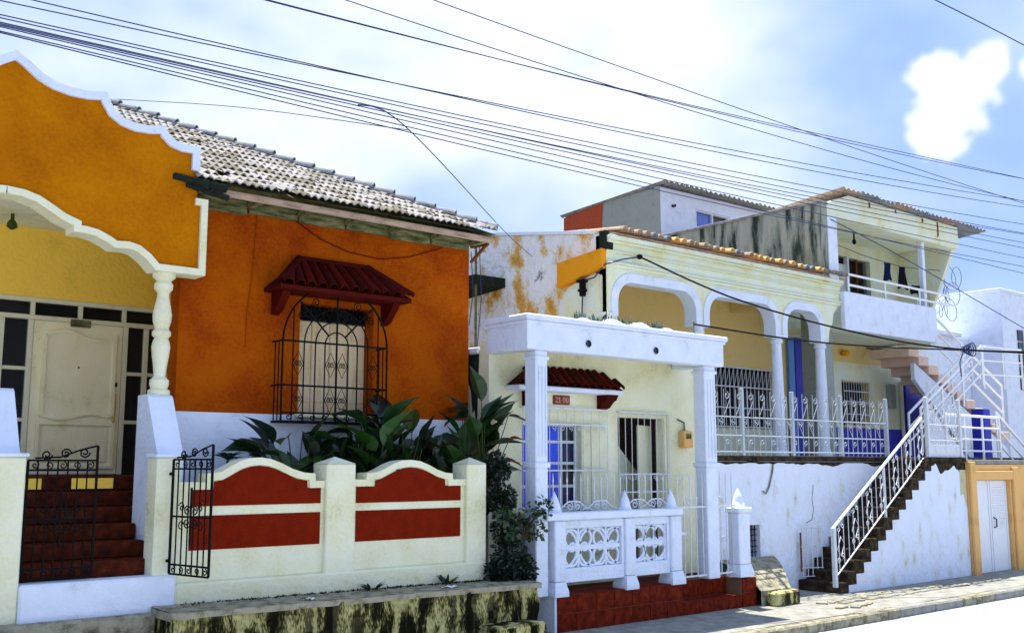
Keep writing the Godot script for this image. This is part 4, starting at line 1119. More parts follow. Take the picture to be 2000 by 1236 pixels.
func build_terrace() -> void:
	var t := thing("terrace", Vector3(16, 0, -11), "white stained terrace wall with a concrete stair climbing to the right", "terrace")
	var W := sh()
	W.box(12.92, 14.13, -0.05, 2.155, -11.0, -10.8)
	W.box(14.13, 14.42, -0.05, 0.60, -11.0, -10.8)
	W.box(14.13, 14.42, 1.12, 2.13, -11.0, -10.8)
	W.box(14.42, 19.9, -0.05, 2.155, -11.0, -10.8)
	obj("wall", W, M.worn_white, t)
	obj("slab", sh().box(12.92, 27.0, 2.16, 2.24, -14.0, -10.77, 0.015), M.grime_shade, t)
	obj("floor", sh().box(12.92, 27.0, 2.24, 2.255, -13.99, -10.85), M.concrete, t)
	obj("stained_edge", ragged(12.93, 18.4, 2.15, 0.035, 0.04, -10.8, 4), M.grime_shade, t)
	room(t, 13.9, 14.7, 0.4, 1.4, -11.01, -12.6)
	for i in 3: obj("vent_bar", sh().rod(Vector3(14.2 + i * 0.075, 0.6, -10.86), Vector3(14.2 + i * 0.075, 1.12, -10.86), 0.009), M.iron, t)
	for i in 5: obj("vent_bar", sh().rod(Vector3(14.13, 0.68 + i * 0.09, -10.87), Vector3(14.42, 0.68 + i * 0.09, -10.87), 0.007), M.iron, t)
	# stair: thirteen steps, run in front of the wall
	var n := 13
	var rise := 2.2 / n
	var run := 3.15 / n
	var f := FastNoiseLite.new()
	f.seed = 8
	f.frequency = 2.5
	for i in n:
		var xa := 15.42 + i * run
		var y1 := (i + 1) * rise
		obj("step", sh().box(xa, xa + run + 0.03, maxf(0.0, y1 - rise - 0.05), y1, -10.79, -9.99 + rng.randf_range(0, 0.012), 0.014), M.grime_shade, t)  # dark step colour also carries the shade on the risers
	# plastered stair side with a broken upper edge
	var p := PackedVector2Array([Vector2(15.62, -0.05), Vector2(19.9, -0.05), Vector2(19.9, 2.12), Vector2(18.75, 2.12)])
	var k := 44
	for i in k + 1:
		var x := lerpf(18.72, 15.62, i / float(k))
		var st := floorf((x - 15.42) / run)
		p.append(Vector2(x, clampf((st + 0.35) * rise - 0.06 + 0.06 * f.get_noise_1d(x * 6.0), 0.0, 2.08)))
	obj("stair_side", sh().prism(p, -10.04, -10.0), M.worn_white, t)
	obj("stair_core", sh().prism(V2([15.6, 0.0, 19.88, 0.0, 19.88, 2.11, 18.62, 2.11]), -10.79, -10.045), M.dirt, t)
	obj("landing", sh().box(18.57, 19.92, 2.15, 2.235, -10.75, -9.97, 0.015), M.grime_shade, t)
	obj("stained_edge", ragged(18.6, 19.9, 2.14, 0.12, 0.14, -10.0, 14), M.grime_shade, t)
	obj("rust_streak", ragged(19.66, 19.9, 2.0, 0.7, 0.25, -9.999, 15), M.stain, t)
	# a crack and a worn pipe stain on the wall
	obj("crack", sh().tube(P3([Vector3(15.98, 1.75, -10.797), Vector3(15.93, 1.5, -10.797), Vector3(15.96, 1.32, -10.797), Vector3(15.9, 1.15, -10.797), Vector3(15.72, 1.1, -10.797)]), 0.006, 4), M.dirt, t)
	obj("old_pipe", sh().tube(P3([Vector3(14.82, 2.1, -10.78), Vector3(14.78, 1.95, -10.78), Vector3(14.68, 1.72, -10.78), Vector3(14.58, 1.62, -10.77), Vector3(14.5, 1.66, -10.77)]), 0.016, 5), M.ledge, t)
	# ramp at the wall's foot by the porch
	var rp := sh()
	for i in 10:
		var q0 := i / 10.0
		var q1 := (i + 1) / 10.0
		var A0 := Vector3(13.2, 0.60 - 0.38 * q0 * q0, -10.8 + 0.9 * q0)
		var A1 := Vector3(13.2, 0.60 - 0.38 * q1 * q1, -10.8 + 0.9 * q1)
		var B0 := Vector3(lerpf(14.75, 13.95, q0), A0.y, A0.z)
		var B1 := Vector3(lerpf(14.75, 13.95, q1), A1.y, A1.z)
		var up := Vector3(0, 1, 0.4).normalized()
		rp.tri(A0, B0, B1, up, up, up); rp.tri(A0, B1, A1, up, up, up)
		rp.quad(B0, B1, Vector3(B1.x, 0, B1.z), Vector3(B0.x, 0, B0.z), Vector3(0.75, 0, 0.66))
	rp.quad(Vector3(13.2, 0, -9.9), Vector3(13.95, 0, -9.9), Vector3(13.95, 0.22, -9.9), Vector3(13.2, 0.22, -9.9), Vector3.BACK)
	tag(obj("concrete_ramp", rp, M.ledge), "curved sloping concrete apron under the small barred vent beside the porch", "ramp")
	tag(obj("concrete_block", sh().obox(Vector3(13.62, 0.10, -9.80), Vector3(0.66, 0.22, 0.18), 0.03, Basis(Vector3.UP, 0.05)), M.mould), "blackened white concrete block at the foot of the sloping apron", "block")
	# railings
	var r := thing("terrace_railing", Vector3(15.7, 2.25, -10.75), "long grey-white scrolled iron railing along the terrace edge before the columns", "railing")
	railing(r, Vector3(12.95, 2.25, -10.8), Vector3.RIGHT, 5.6, 1.08, 0.155, M.grey_iron)
	for x in [12.97, 14.05, 15.45, 16.95, 18.5]: obj("post", sh().box(x - 0.03, x + 0.03, 2.25, 3.36, -10.84, -10.78, 0.006), M.grey_iron, r)
	var r2 := thing("corner_railing", Vector3(19.2, 2.24, -10.02), "short scrolled iron railing panel at the top of the stair, with solid lower plate", "railing")
	railing(r2, Vector3(18.66, 2.24, -10.04), Vector3.RIGHT, 1.15, 1.05, 0.12, M.white_iron)
	for x in [18.62, 19.85]: obj("post", sh().box(x - 0.035, x + 0.035, 2.24, 3.36, -10.08, -10.01, 0.006), M.white_iron, r2)
	obj("lower_plate", sh().box(18.67, 19.8, 2.25, 2.47, -10.05, -10.035, 0.003), M.white_iron, r2)
	var s := thing("stair_railing", Vector3(16.9, 0.2, -10.0), "white iron handrail with curled bars down the concrete stair", "railing")
	var A := Vector3(15.36, 1.06, -10.03)
	var B := Vector3(18.40, 2.96, -10.03)
	obj("handrail", sh().tube(P3([A, B]), 0.026, 6), M.pipe, s)
	obj("bottom_rail", sh().tube(P3([A - Vector3(-0.02, 0.80, 0), B - Vector3(0, 0.74, 0)]), 0.013, 5), M.pipe, s)
	obj("newel", sh().box(15.33, 15.40, 0.1, 1.07, -10.065, -9.995, 0.008), M.white_iron, s)
	obj("newel", sh().box(16.98, 17.02, 1.05, 2.06, -10.05, -10.01, 0.006), M.white_iron, s)
	for i in range(1, 20):
		var q := A.lerp(B, i / 20.0)
		obj("bar", sh().rod(q - Vector3(0, 0.79, 0), q - Vector3(0, 0.0 if i % 3 == 0 else 0.16, 0), 0.008, 4), M.white_iron, s)
		if i % 3 == 1:
			obj("scroll", sh().scroll(q - Vector3(0.0, 0.12, 0), 0.05, 1.2, 0, 1.0, 0.008), M.white_iron, s); obj("scroll", sh().scroll(q - Vector3(-0.13, 0.06, 0), 0.05, 1.2, PI, -1.0, 0.008), M.white_iron, s)
			obj("scroll", sh().scroll(q - Vector3(0.0, 0.62, 0), 0.05, 1.2, PI, 1.0, 0.008), M.white_iron, s); obj("scroll", sh().scroll(q - Vector3(-0.11, 0.55, 0), 0.05, 1.2, 0, -1.0, 0.008), M.white_iron, s)
			obj("diamond_bar", sh().tube(P3([q - Vector3(0.04, 0.45, 0), q - Vector3(-0.06, 0.24, 0), q - Vector3(-0.16, 0.36, 0), q - Vector3(-0.06, 0.56, 0), q - Vector3(0.04, 0.45, 0)]), 0.007, 4), M.white_iron, s)
	var g := thing("stair_gate", Vector3(15.4, 0.2, -10.7), "small rusty white iron gate leaf at the foot of the concrete stair", "gate")
	for i in 5: obj("bar", sh().rod(Vector3(15.45 + i * 0.09, 0.22, -10.70 + i * 0.035), Vector3(15.45 + i * 0.09, 1.03, -10.70 + i * 0.035), 0.010, 4), M.white_iron, g)
	for y in [0.22, 0.36, 0.72, 1.03]: obj("cross_bar", sh().rod(Vector3(15.42, y, -10.71), Vector3(15.83, y, -10.55), 0.010, 4), M.white_iron, g)
	obj("hinge_rod", sh().rod(Vector3(15.43, 0.3, -10.72), Vector3(15.43, 0.95, -10.72), 0.016, 5), M.rust, g)

# ------------------------------------------------------------------ house with the columned arcade
func build_arcade_house() -> void:
	var h := thing("arcade_house", Vector3(16, 2.24, -13.5), "cream old house with columned arcade and peeling white and ochre side wall", "house")
	var f := PackedVector2Array([Vector2(12.42, 6.0), Vector2(12.42, 4.4), Vector2(12.66, 4.4), Vector2(12.66, 4.85)])
	for o in [[12.66, 14.72], [15.08, 17.12], [17.50, 18.66]]:
		var x0: float = o[0]
		var x1: float = o[1]
		if x0 > 12.7:
			f.append(Vector2(x0, 4.62)); f.append(Vector2(x0, 4.85))
		for i in 7:
			var a := PI - PI * 0.5 * i / 6.0
			f.append(Vector2(x0 + 0.36 + 0.36 * cos(a), 4.87 + 0.36 * sin(a)))
		for i in 7:
			var a := PI * 0.5 - PI * 0.5 * i / 6.0
			f.append(Vector2(x1 - 0.36 + 0.36 * cos(a), 4.87 + 0.36 * sin(a)))
		f.append(Vector2(x1, 4.62))
	f.append(Vector2(18.96, 4.62)); f.append(Vector2(19.02, 4.9)); f.append(Vector2(19.14, 5.05)); f.append(Vector2(19.2, 5.28)); f.append(Vector2(19.36, 5.4)); f.append(Vector2(19.45, 5.62)); f.append(Vector2(19.5, 6.0))
	obj("arcade_wall", sh().prism(f, -12.55, -12.3), M.pale, h)
	var arch_band := sh()
	for o in [[12.66, 14.72], [15.08, 17.12], [17.50, 18.66]]:
		var q := PackedVector2Array()
		var x0: float = o[0]
		var x1: float = o[1]
		x0 += 0.008; x1 -= 0.008
		q.append(Vector2(x0, 4.61))
		for i in 7:
			var a := PI - PI * 0.5 * i / 6.0
			q.append(Vector2(x0 + 0.36 + 0.36 * cos(a), 4.86 + 0.36 * sin(a)))
		for i in 7:
			var a := PI * 0.5 - PI * 0.5 * i / 6.0
			q.append(Vector2(x1 - 0.36 + 0.36 * cos(a), 4.86 + 0.36 * sin(a)))
		q.append(Vector2(x1, 4.61))
		obj("arch_trim", sh().band(q, -0.16, -12.56, -12.275), M.white, h)
	for q in [[5.44, 5.50, 0.04], [5.50, 5.54, 0.065], [5.70, 5.73, 0.05], [5.86, 5.90, 0.09], [5.90, 5.98, 0.14]]:
		obj("moulding", sh().box(12.40, 19.42, q[0], q[1] - 0.002, -12.3, -12.3 + q[2], 0.008), M.pale, h)
	for c in [12.54, 14.90, 17.31, 18.82]:
		obj("column", sh().lathe([Vector2(0.17, 0.0), Vector2(0.17, 0.08), Vector2(0.14, 0.12), Vector2(0.125, 0.2), Vector2(0.12, 1.2), Vector2(0.10, 2.2), Vector2(0.10, 2.24), Vector2(0.13, 2.27), Vector2(0.13, 2.30), Vector2(0.105, 2.33), Vector2(0.15, 2.38), Vector2(0.16, 2.42)], Vector3(c, 2.24, -12.42), 16), M.white, h)
	# roof with barrel tiles showing their ends along the eave
	var rf := part("roof", h, Vector3(16, 6.0, -13))
	obj("roof_deck", sh().prism(V2([-12.2, 6.0, -12.2, 6.03, -17.0, 6.62, -17.0, 6.58]), 12.45, 19.55, "x"), M.board, rf)
	for i in 36:
		var x := 12.62 + i * 0.192
		var dz := rng.randf_range(-0.04, 0.05)
		obj("roof_tile", sh().half_pipe(Vector3(x, 6.045, -12.06 + dz), Vector3(x, 6.16, -13.0), 0.082, Vector3.UP, 0.016, 6, 0.07), [M.board, M.sand, M.board, M.hiptile][rng.randi() % 4], rf)
		obj("roof_tile", sh().half_pipe(Vector3(x, 6.15, -12.96), Vector3(x, 6.60, -16.9), 0.08, Vector3.UP, 0.016, 5, 0.07), [M.hiptile, M.board][i % 2], rf)
	# side wall, peeling
	obj("side_wall", sh().prism(V2([-12.31, 3.3, -12.31, 6.0, -15.2, 6.46, -18.0, 6.70, -18.0, 3.3]), 12.42, 12.62, "x"), M.peel, h)
	obj("coping", sh().prism(V2([-12.6, 6.05, -12.6, 6.10, -15.2, 6.52, -18.0, 6.76, -18.0, 6.70, -15.2, 6.462]), 12.38, 12.66, "x"), M.worn_white, h)
	obj("chimney_stub", sh().box(12.36, 12.56, 5.74, 6.06, -12.42, -12.26, 0.012), M.black_wood, h)
	obj("ochre_lintel", sh().prism(V2([-12.30, 5.42, -12.30, 5.74, -13.42, 5.64, -13.42, 5.20]), 12.30, 12.42, "x"), M.ochre, h)
	obj("side_panel", sh().prism(V2([-12.40, 3.6, -12.40, 5.3, -12.55, 5.36, -13.2, 5.2, -13.34, 5.08, -13.34, 3.6]), 12.39, 12.42, "x"), M.pale, h)
	var jb := part("cable_bracket", h, Vector3(12.4, 4.9, -12.8))
	obj("insulator", sh().box(12.30, 12.38, 4.98, 5.26, -12.86, -12.76, 0.01).box(12.27, 12.40, 5.22, 5.27, -12.9, -12.72, 0.008).box(12.28, 12.40, 5.06, 5.10, -12.88, -12.74, 0.008), M.iron, jb)
	obj("lead", sh().tube(P3([Vector3(12.34, 5.0, -12.81), Vector3(12.34, 4.6, -12.83), Vector3(12.34, 4.2, -12.8)]), 0.012), M.cable, jb)
	obj("lead", sh().tube(P3([Vector3(12.34, 5.24, -12.8), Vector3(12.32, 5.26, -12.5), Vector3(12.36, 5.46, -12.28), Vector3(12.7, 5.58, -12.2), Vector3(13.14, 5.68, -12.2)]), 0.013), M.cable, jb)
	obj("hook", sh().lathe([Vector2(0.0, 0.0), Vector2(0.05, 0.02), Vector2(0.05, 0.08), Vector2(0.0, 0.1)], Vector3(13.14, 5.63, -12.2), 8), M.iron, jb)
	# old lean-to with a dark awning far back on the side wall
	obj("rear_awning", sh().prism(V2([-15.0, 5.42, -15.0, 5.60, -16.3, 5.62, -16.3, 5.34]), 11.7, 12.42, "x"), M.black_wood, h)
	for z in [-15.05, -15.9]: obj("rear_post", sh().rod(Vector3(11.75, 3.6, z), Vector3(11.75, 6.3, z), 0.025), M.oldwood, h)
	obj("rear_wall", sh().box(11.3, 12.41, 3.6, 4.9, -16.6, -16.4), M.worn_white, h)
	# terrace room behind the columns
	var b := sh()
	b.box(12.62, 16.30, 2.24, 5.7, -14.2, -14.0)
	b.box(16.30, 19.35, 2.24, 2.88, -14.2, -14.0)
	b.box(16.30, 19.35, 4.18, 5.7, -14.2, -14.0)
	b.box(19.35, 20.72, 2.24, 5.7, -14.2, -14.0)
	b.box(20.72, 21.22, 4.20, 5.7, -14.2, -14.0)
	b.box(21.22, 22.06, 2.24, 5.7, -14.2, -14.0)
	b.box(22.06, 23.22, 2.24, 3.04, -14.2, -14.0)
	b.box(22.06, 23.22, 4.08, 5.7, -14.2, -14.0)
	b.box(23.22, 26.0, 2.24, 4.93, -14.2, -14.0)
	obj("back_wall", b, M.tan, h)
	obj("back_wainscot", sh().box(12.62, 16.3, 2.255, 4.6, -14.0, -13.985), M.pale, h)
	obj("back_wainscot", sh().box(16.3, 19.83, 2.255, 2.86, -14.0, -13.985), M.pale, h)
	obj("back_wainscot", sh().box(21.25, 22.03, 2.98, 4.55, -14.0, -13.985).box(22.03, 23.25, 4.11, 4.55, -14.0, -13.985).box(23.25, 24.79, 2.98, 4.55, -14.0, -13.985), M.pale, h)
	obj("ceiling", sh().box(12.62, 19.4, 5.60, 5.7, -14.0, -12.56), M.tan, h)
	obj("ceiling_beam", sh().box(17.9, 18.05, 5.35, 5.6, -14.0, -12.56, 0.01), M.tan, h)
	room(h, 15.9, 19.6, 2.3, 5.2, -14.21, -18.0)
	room(h, 20.4, 24.4, 2.3, 5.2, -14.21, -18.0)
	var w := part("window", h, Vector3(17.8, 2.9, -14.0))
	obj("pane", sh().box(16.3, 19.35, 2.88, 4.18, -14.12, -14.1), M.clear, w)
	for i in 22: obj("bar", sh().rod(Vector3(16.34 + i * 0.143, 2.88, -13.97), Vector3(16.34 + i * 0.143, 4.18, -13.97), 0.012, 4), M.white_iron, w)
	for y in [2.9, 3.3, 3.75, 4.16]: obj("cross_bar", sh().box(16.3, 19.35, y - 0.015, y + 0.015, -13.985, -13.96), M.white_iron, w)
	for i in 21: obj("diagonal", sh().rod(Vector3(16.34 + i * 0.143, 3.75, -13.965), Vector3(16.34 + (i + 1) * 0.143, 4.16, -13.965), 0.008, 4), M.white_iron, w)
	obj("blue_pillar", sh().box(20.08, 20.68, 2.255, 5.02, -14.0, -13.9, 0.012), M.blue, h)
	obj("pillar_side", sh().box(19.86, 20.075, 2.255, 5.02, -14.0, -13.92, 0.008), M.pale_blue, h)
	obj("blue_dado", sh().box(21.23, 24.85, 2.255, 2.975, -14.0, -13.97, 0.006), M.blue, h)
	var dw := part("doorway", h, Vector3(20.97, 2.25, -14.0))
	obj("door_frame", sh().box(20.70, 20.76, 2.25, 4.2, -14.02, -13.96, 0.005).box(21.18, 21.24, 2.25, 4.2, -14.02, -13.96, 0.005), M.white, dw)
	obj("door_leaf", sh().obox(Vector3(21.2, 3.22, -14.4), Vector3(0.42, 1.95, 0.04), 0.006, Basis(Vector3.UP, 1.3)), M.shutter, dw)
	grille(part("small_window_grille", h, Vector3(22.6, 3.0, -13.93)), 22.04, 23.24, 3.02, 4.10, -13.93, 12, [3.02, 3.3, 3.6, 3.85, 4.10])
	obj("wall_lamp", sh().lathe([Vector2(0.0, 0.0), Vector2(0.09, 0.02), Vector2(0.11, 0.09), Vector2(0.07, 0.14), Vector2(0.0, 0.15)], Vector3(22.12, 4.68, -13.9), 10), M.ochre, h)
	var ln := part("lantern", h, Vector3(24.5, 4.2, -13.9))
	obj("lantern_arm", sh().tube(P3([Vector3(24.4, 4.75, -13.97), Vector3(24.4, 4.85, -13.8), Vector3(24.5, 4.78, -13.6)]), 0.02), M.iron, ln)
	obj("lantern_cage", sh().lathe([Vector2(0.02, 0.42), Vector2(0.16, 0.32), Vector2(0.13, 0.28), Vector2(0.09, 0.0), Vector2(0.04, -0.04), Vector2(0.0, -0.05)], Vector3(24.5, 4.3, -13.6), 6), M.sand, ln)
	obj("lantern_leaf", sh().scroll(Vector3(24.45, 4.7, -13.6), 0.14, 1.3, 0, 1.0, 0.03), M.iron, ln)
	obj("meter", sh().box(24.0, 24.3, 3.5, 4.1, -14.0, -13.88, 0.015), M.greywall, h)
	obj("side_pipe", sh().rod(Vector3(24.62, 2.25, -13.92), Vector3(24.62, 4.2, -13.92), 0.05, 8), M.frame, h)
	obj("blue_jamb", sh().box(24.80, 25.60, 2.255, 4.62, -14.0, -13.9, 0.012), M.blue, h)
	obj("left_room", sh().box(12.62, 12.7, 2.24, 5.7, -14.0, -12.56), M.tan, h)

# ------------------------------------------------------------------ balcony house
func build_balcony_house() -> void:
	var h := thing("balcony_house", Vector3(21.5, 2.24, -14), "upper storey house with white balcony and black streaked grey side wall", "house")
	obj("side_wall", sh().box(18.70, 18.95, 5.9, 7.56, -17.0, -12.2), M.stained, h)
	obj("side_coping", sh().box(18.66, 18.99, 7.56, 7.62, -17.0, -12.18, 0.01), M.hiptile, h)
	obj("front_pier", sh().box(18.955, 19.30, 5.9, 7.34, -12.5, -12.19, 0.01), M.white, h)
	obj("lower_pier", sh().box(19.30, 19.62, 2.25, 5.9, -13.2, -12.62, 0.01), M.greywall, h)
	obj("front_beam", sh().prism(V2([18.955, 7.345, 24.62, 7.345, 24.62, 7.90, 19.8, 7.90, 18.955, 7.60]), -12.45, -12.2), M.pale, h)
	for x in [20.6, 21.7, 22.9, 23.6]: obj("rust_stain", ragged(x, x + 0.07, 7.88, 0.22, 0.14, -12.198, int(x * 7)), M.rust, h)
	obj("ceiling", sh().box(18.96, 24.6, 7.45, 7.55, -13.8, -12.46), M.pale, h)
	obj("loggia_wall", sh().box(18.96, 21.27, 5.0, 7.45, -14.0, -13.8).box(21.27, 23.23, 7.10, 7.45, -14.0, -13.8).box(23.23, 25.3, 5.0, 7.45, -14.0, -13.8).box(21.27, 22.24, 5.0, 6.2, -14.0, -13.8), M.pale, h)
	obj("loggia_side", sh().prism(V2([-13.8, 5.0, -13.8, 7.5, -12.25, 7.5, -12.46, 7.0, -13.0, 5.75, -13.0, 5.0]), 24.50, 24.62, "x"), M.pale, h)
	room(h, 20.9, 23.6, 5.05, 7.3, -14.01, -17.5)
	var w := part("window", h, Vector3(21.75, 6.2, -13.85))
	obj("window_panel", sh().box(21.30, 22.20, 6.22, 6.92, -13.9, -13.86, 0.008), M.doorwhite, w)
	obj("window_head", sh().box(21.30, 22.20, 6.93, 7.09, -13.9, -13.89), M.clear, w)
	obj("window_frame", sh().box(22.20, 22.27, 5.1, 7.10, -13.9, -13.78, 0.008).box(21.25, 22.20, 6.17, 6.22, -13.9, -13.78, 0.008), M.white, w)
	var d := part("balcony_door", h, Vector3(22.7, 5.1, -13.85))
	obj("door_glass", sh().box(22.27, 23.23, 5.05, 7.10, -13.92, -13.91), M.clear, d)
	obj("door_stile", sh().box(22.70, 22.76, 5.05, 7.10, -13.9, -13.86, 0.006), M.rust, d)
	obj("loggia_post", sh().box(23.02, 23.14, 5.05, 7.345, -12.42, -12.3, 0.008), M.white, h)
	obj("ceiling_bulb", sh().lathe([Vector2(0.0, 0.0), Vector2(0.04, 0.03), Vector2(0.045, 0.09), Vector2(0.02, 0.14), Vector2(0.02, 0.28)], Vector3(21.1, 7.1, -12.9), 8), M.iron, h)
	# balcony
	var b := part("balcony", h, Vector3(21.4, 4.93, -12.3))
	obj("balcony_floor", sh().box(19.50, 23.28, 4.95, 5.07, -13.8, -12.31), M.pale, b)
	obj("parapet", sh().box(19.45, 23.32, 4.93, 5.76, -12.30, -12.18, 0.015), M.white, b)
	for y in [5.93, 6.16]: obj("pipe_rail", sh().rod(Vector3(19.7, y, -12.25), Vector3(24.1, y - 0.02, -12.25), 0.028, 7), M.pipe, b)
	for x in [19.72, 21.2, 22.7]: obj("rail_post", sh().rod(Vector3(x, 5.75, -12.25), Vector3(x, 6.17, -12.25), 0.025, 6), M.pipe, b)
	# roof of corrugated sheets
	var r := part("roof", h, Vector3(22, 7.9, -13))
	for k in 9:
		var s := sh()
		var x0 := 19.3 + k * 0.72
		for i in 16:
			var xa := x0 + i * 0.046
			var xb := xa + 0.046
			var ya := 7.95 + 0.025 * cos(i * PI / 2.0) + 0.012 * (k % 2)
			var yb := 7.95 + 0.025 * cos((i + 1) * PI / 2.0) + 0.012 * (k % 2)
			var e := 0.03 * sin(k * 2.3)
			var A := Vector3(xa, ya, -11.98 + e)
			var B := Vector3(xb, yb, -11.98 + e)
			var C2 := Vector3(xb, yb - 0.32, -15.6)
			var D := Vector3(xa, ya - 0.32, -15.6)
			var nn := Vector3(-(yb - ya), xb - xa, 0).normalized()
			s.quad(A, B, C2, D, nn)
			s.quad(A, B, B - Vector3(0, 0.014, 0), A - Vector3(0, 0.014, 0), Vector3.BACK)
		obj("roof_sheet", s, [M.board, M.hiptile, M.hiptile][k % 3], r)
	# washing on a line
	var l := thing("clothes_line", Vector3(22, 6.5, -12.6), "thin washing line strung across the upper balcony", "clothes line")
	obj("line", sh().tube(P3([Vector3(19.35, 6.95, -12.6), Vector3(21.0, 6.78, -12.6), Vector3(22.6, 6.72, -12.6), Vector3(24.4, 6.85, -12.6)]), 0.008, 4), M.cable, l)
	garment(Vector3(21.95, 6.74, -12.6), 0.36, 0.42, M.cloth_navy, "navy garment hanging on the balcony washing line, left of the black one", 1)
	garment(Vector3(22.62, 6.72, -12.6), 0.34, 0.5, M.cloth_dark, "black garment hanging on the balcony washing line, right of the navy one", 2)
	garment(Vector3(22.95, 6.28, -12.42), 0.5, 0.22, M.cloth_dark, "dark cloth bundled over the balcony rail below the washing", 3)
	# razor wire coils at the corner
	var c := thing("razor_wire", Vector3(24.9, 5.9, -12.6), "loose coils of razor wire beside the slanting balcony side wall", "wire coil")
	var q := PackedVector3Array()
	for i in 130:
		var a := i * 0.42
		q.append(Vector3(24.55 + i * 0.004 + 0.26 * cos(a), 5.75 + i * 0.009 + 0.26 * sin(a), -12.7 + 0.25 * sin(a * 0.31)))
	obj("coil", sh().tube(q, 0.008, 4), M.hiptile, c)

func garment(at: Vector3, w: float, hh: float, m: Material, label: String, sd: int) -> void:
	var s := sh()
	var n := 8
	var f := func(i: int, j: int, side: float) -> Vector3:
		var u := i / float(n)
		var v := j / float(n)
		var ww := w * (1.0 - 0.15 * sin(v * 3.0 + sd))
		return at + Vector3((u - 0.5) * ww, -hh * v * (1.0 + 0.12 * sin(u * 5.0 + sd)), 0.03 * sin(u * 9.0 + v * 2.0 + sd) + side * 0.012)
	for side in [1.0, -1.0]:
		for i in n:
			for j in n:
				var a: Vector3 = f.call(i, j, side)
				var b: Vector3 = f.call(i + 1, j, side)
				var c: Vector3 = f.call(i + 1, j + 1, side)
				var d: Vector3 = f.call(i, j + 1, side)
				var k := (b - a).cross(d - a).normalized()
				if k.z * side < 0: k = -k
				s.quad(a, b, c, d, k)
	tag(obj("garment", s, m), label, "clothing")

# ------------------------------------------------------------------ room on the far roof
func build_roof_room() -> void:
	var h := thing("rooftop_room", Vector3(21, 6.5, -18.5), "rooftop room with brick and grey side wall, bluish white front and sliding window", "building")
	var z := -17.0
	obj("front_wall", sh().box(19.1, 20.44, 6.5, 9.0, z - 0.2, z).box(21.84, 23.4, 6.5, 9.0, z - 0.2, z).box(20.44, 21.84, 6.5, 8.05, z - 0.2, z).box(20.44, 21.84, 8.62, 9.0, z - 0.2, z), M.white, h)
	obj("side_wall", sh().prism(V2([-17.001, 6.5, -17.001, 8.98, -19.0, 8.95, -19.15, 6.5]), 19.08, 19.3, "x"), M.greywall, h)
	obj("brick_wall", sh().prism(V2([-19.15, 6.5, -19.0, 8.95, -20.5, 8.80, -20.5, 6.5]), 19.06, 19.3, "x"), M.brick, h)
	var w := part("window", h, Vector3(21.1, 8.05, z))
	obj("pane", sh().box(20.50, 21.12, 8.1, 8.57, z - 0.1, z - 0.09), M.sky_glass, w)
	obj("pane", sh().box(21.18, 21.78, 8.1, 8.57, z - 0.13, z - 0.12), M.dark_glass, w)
	obj("frame", sh().box(20.44, 20.50, 8.05, 8.62, z - 0.14, z - 0.02).box(21.78, 21.84, 8.05, 8.62, z - 0.14, z - 0.02).box(20.50, 21.78, 8.05, 8.10, z - 0.14, z - 0.02).box(20.50, 21.78, 8.57, 8.62, z - 0.14, z - 0.02).box(21.12, 21.18, 8.10, 8.57, z - 0.14, z - 0.03), M.white_iron, w)
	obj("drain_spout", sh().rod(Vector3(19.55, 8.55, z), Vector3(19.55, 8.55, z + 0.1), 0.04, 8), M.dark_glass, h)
	var r := part("roof", h, Vector3(21.2, 9.0, -18))
	for k in 6:
		var s := sh()
		var x0 := 19.0 + k * 0.76
		for i in 16:
			var xa := x0 + i * 0.049
			var xb := xa + 0.049
			var ya := 9.06 + 0.03 * cos(i * PI / 2.0) + 0.015 * (k % 2)
			var yb := 9.06 + 0.03 * cos((i + 1) * PI / 2.0) + 0.015 * (k % 2)
			s.quad(Vector3(xa, ya, -16.7), Vector3(xb, yb, -16.7), Vector3(xb, yb - 0.2, -20.6), Vector3(xa, ya - 0.2, -20.6), Vector3(-(yb - ya), xb - xa, 0).normalized())
			s.quad(Vector3(xa, ya, -16.7), Vector3(xb, yb, -16.7), Vector3(xb, yb - 0.016, -16.7), Vector3(xa, ya - 0.016, -16.7), Vector3.BACK)
		obj("roof_sheet", s, [M.hiptile, M.greywall][k % 2], r)

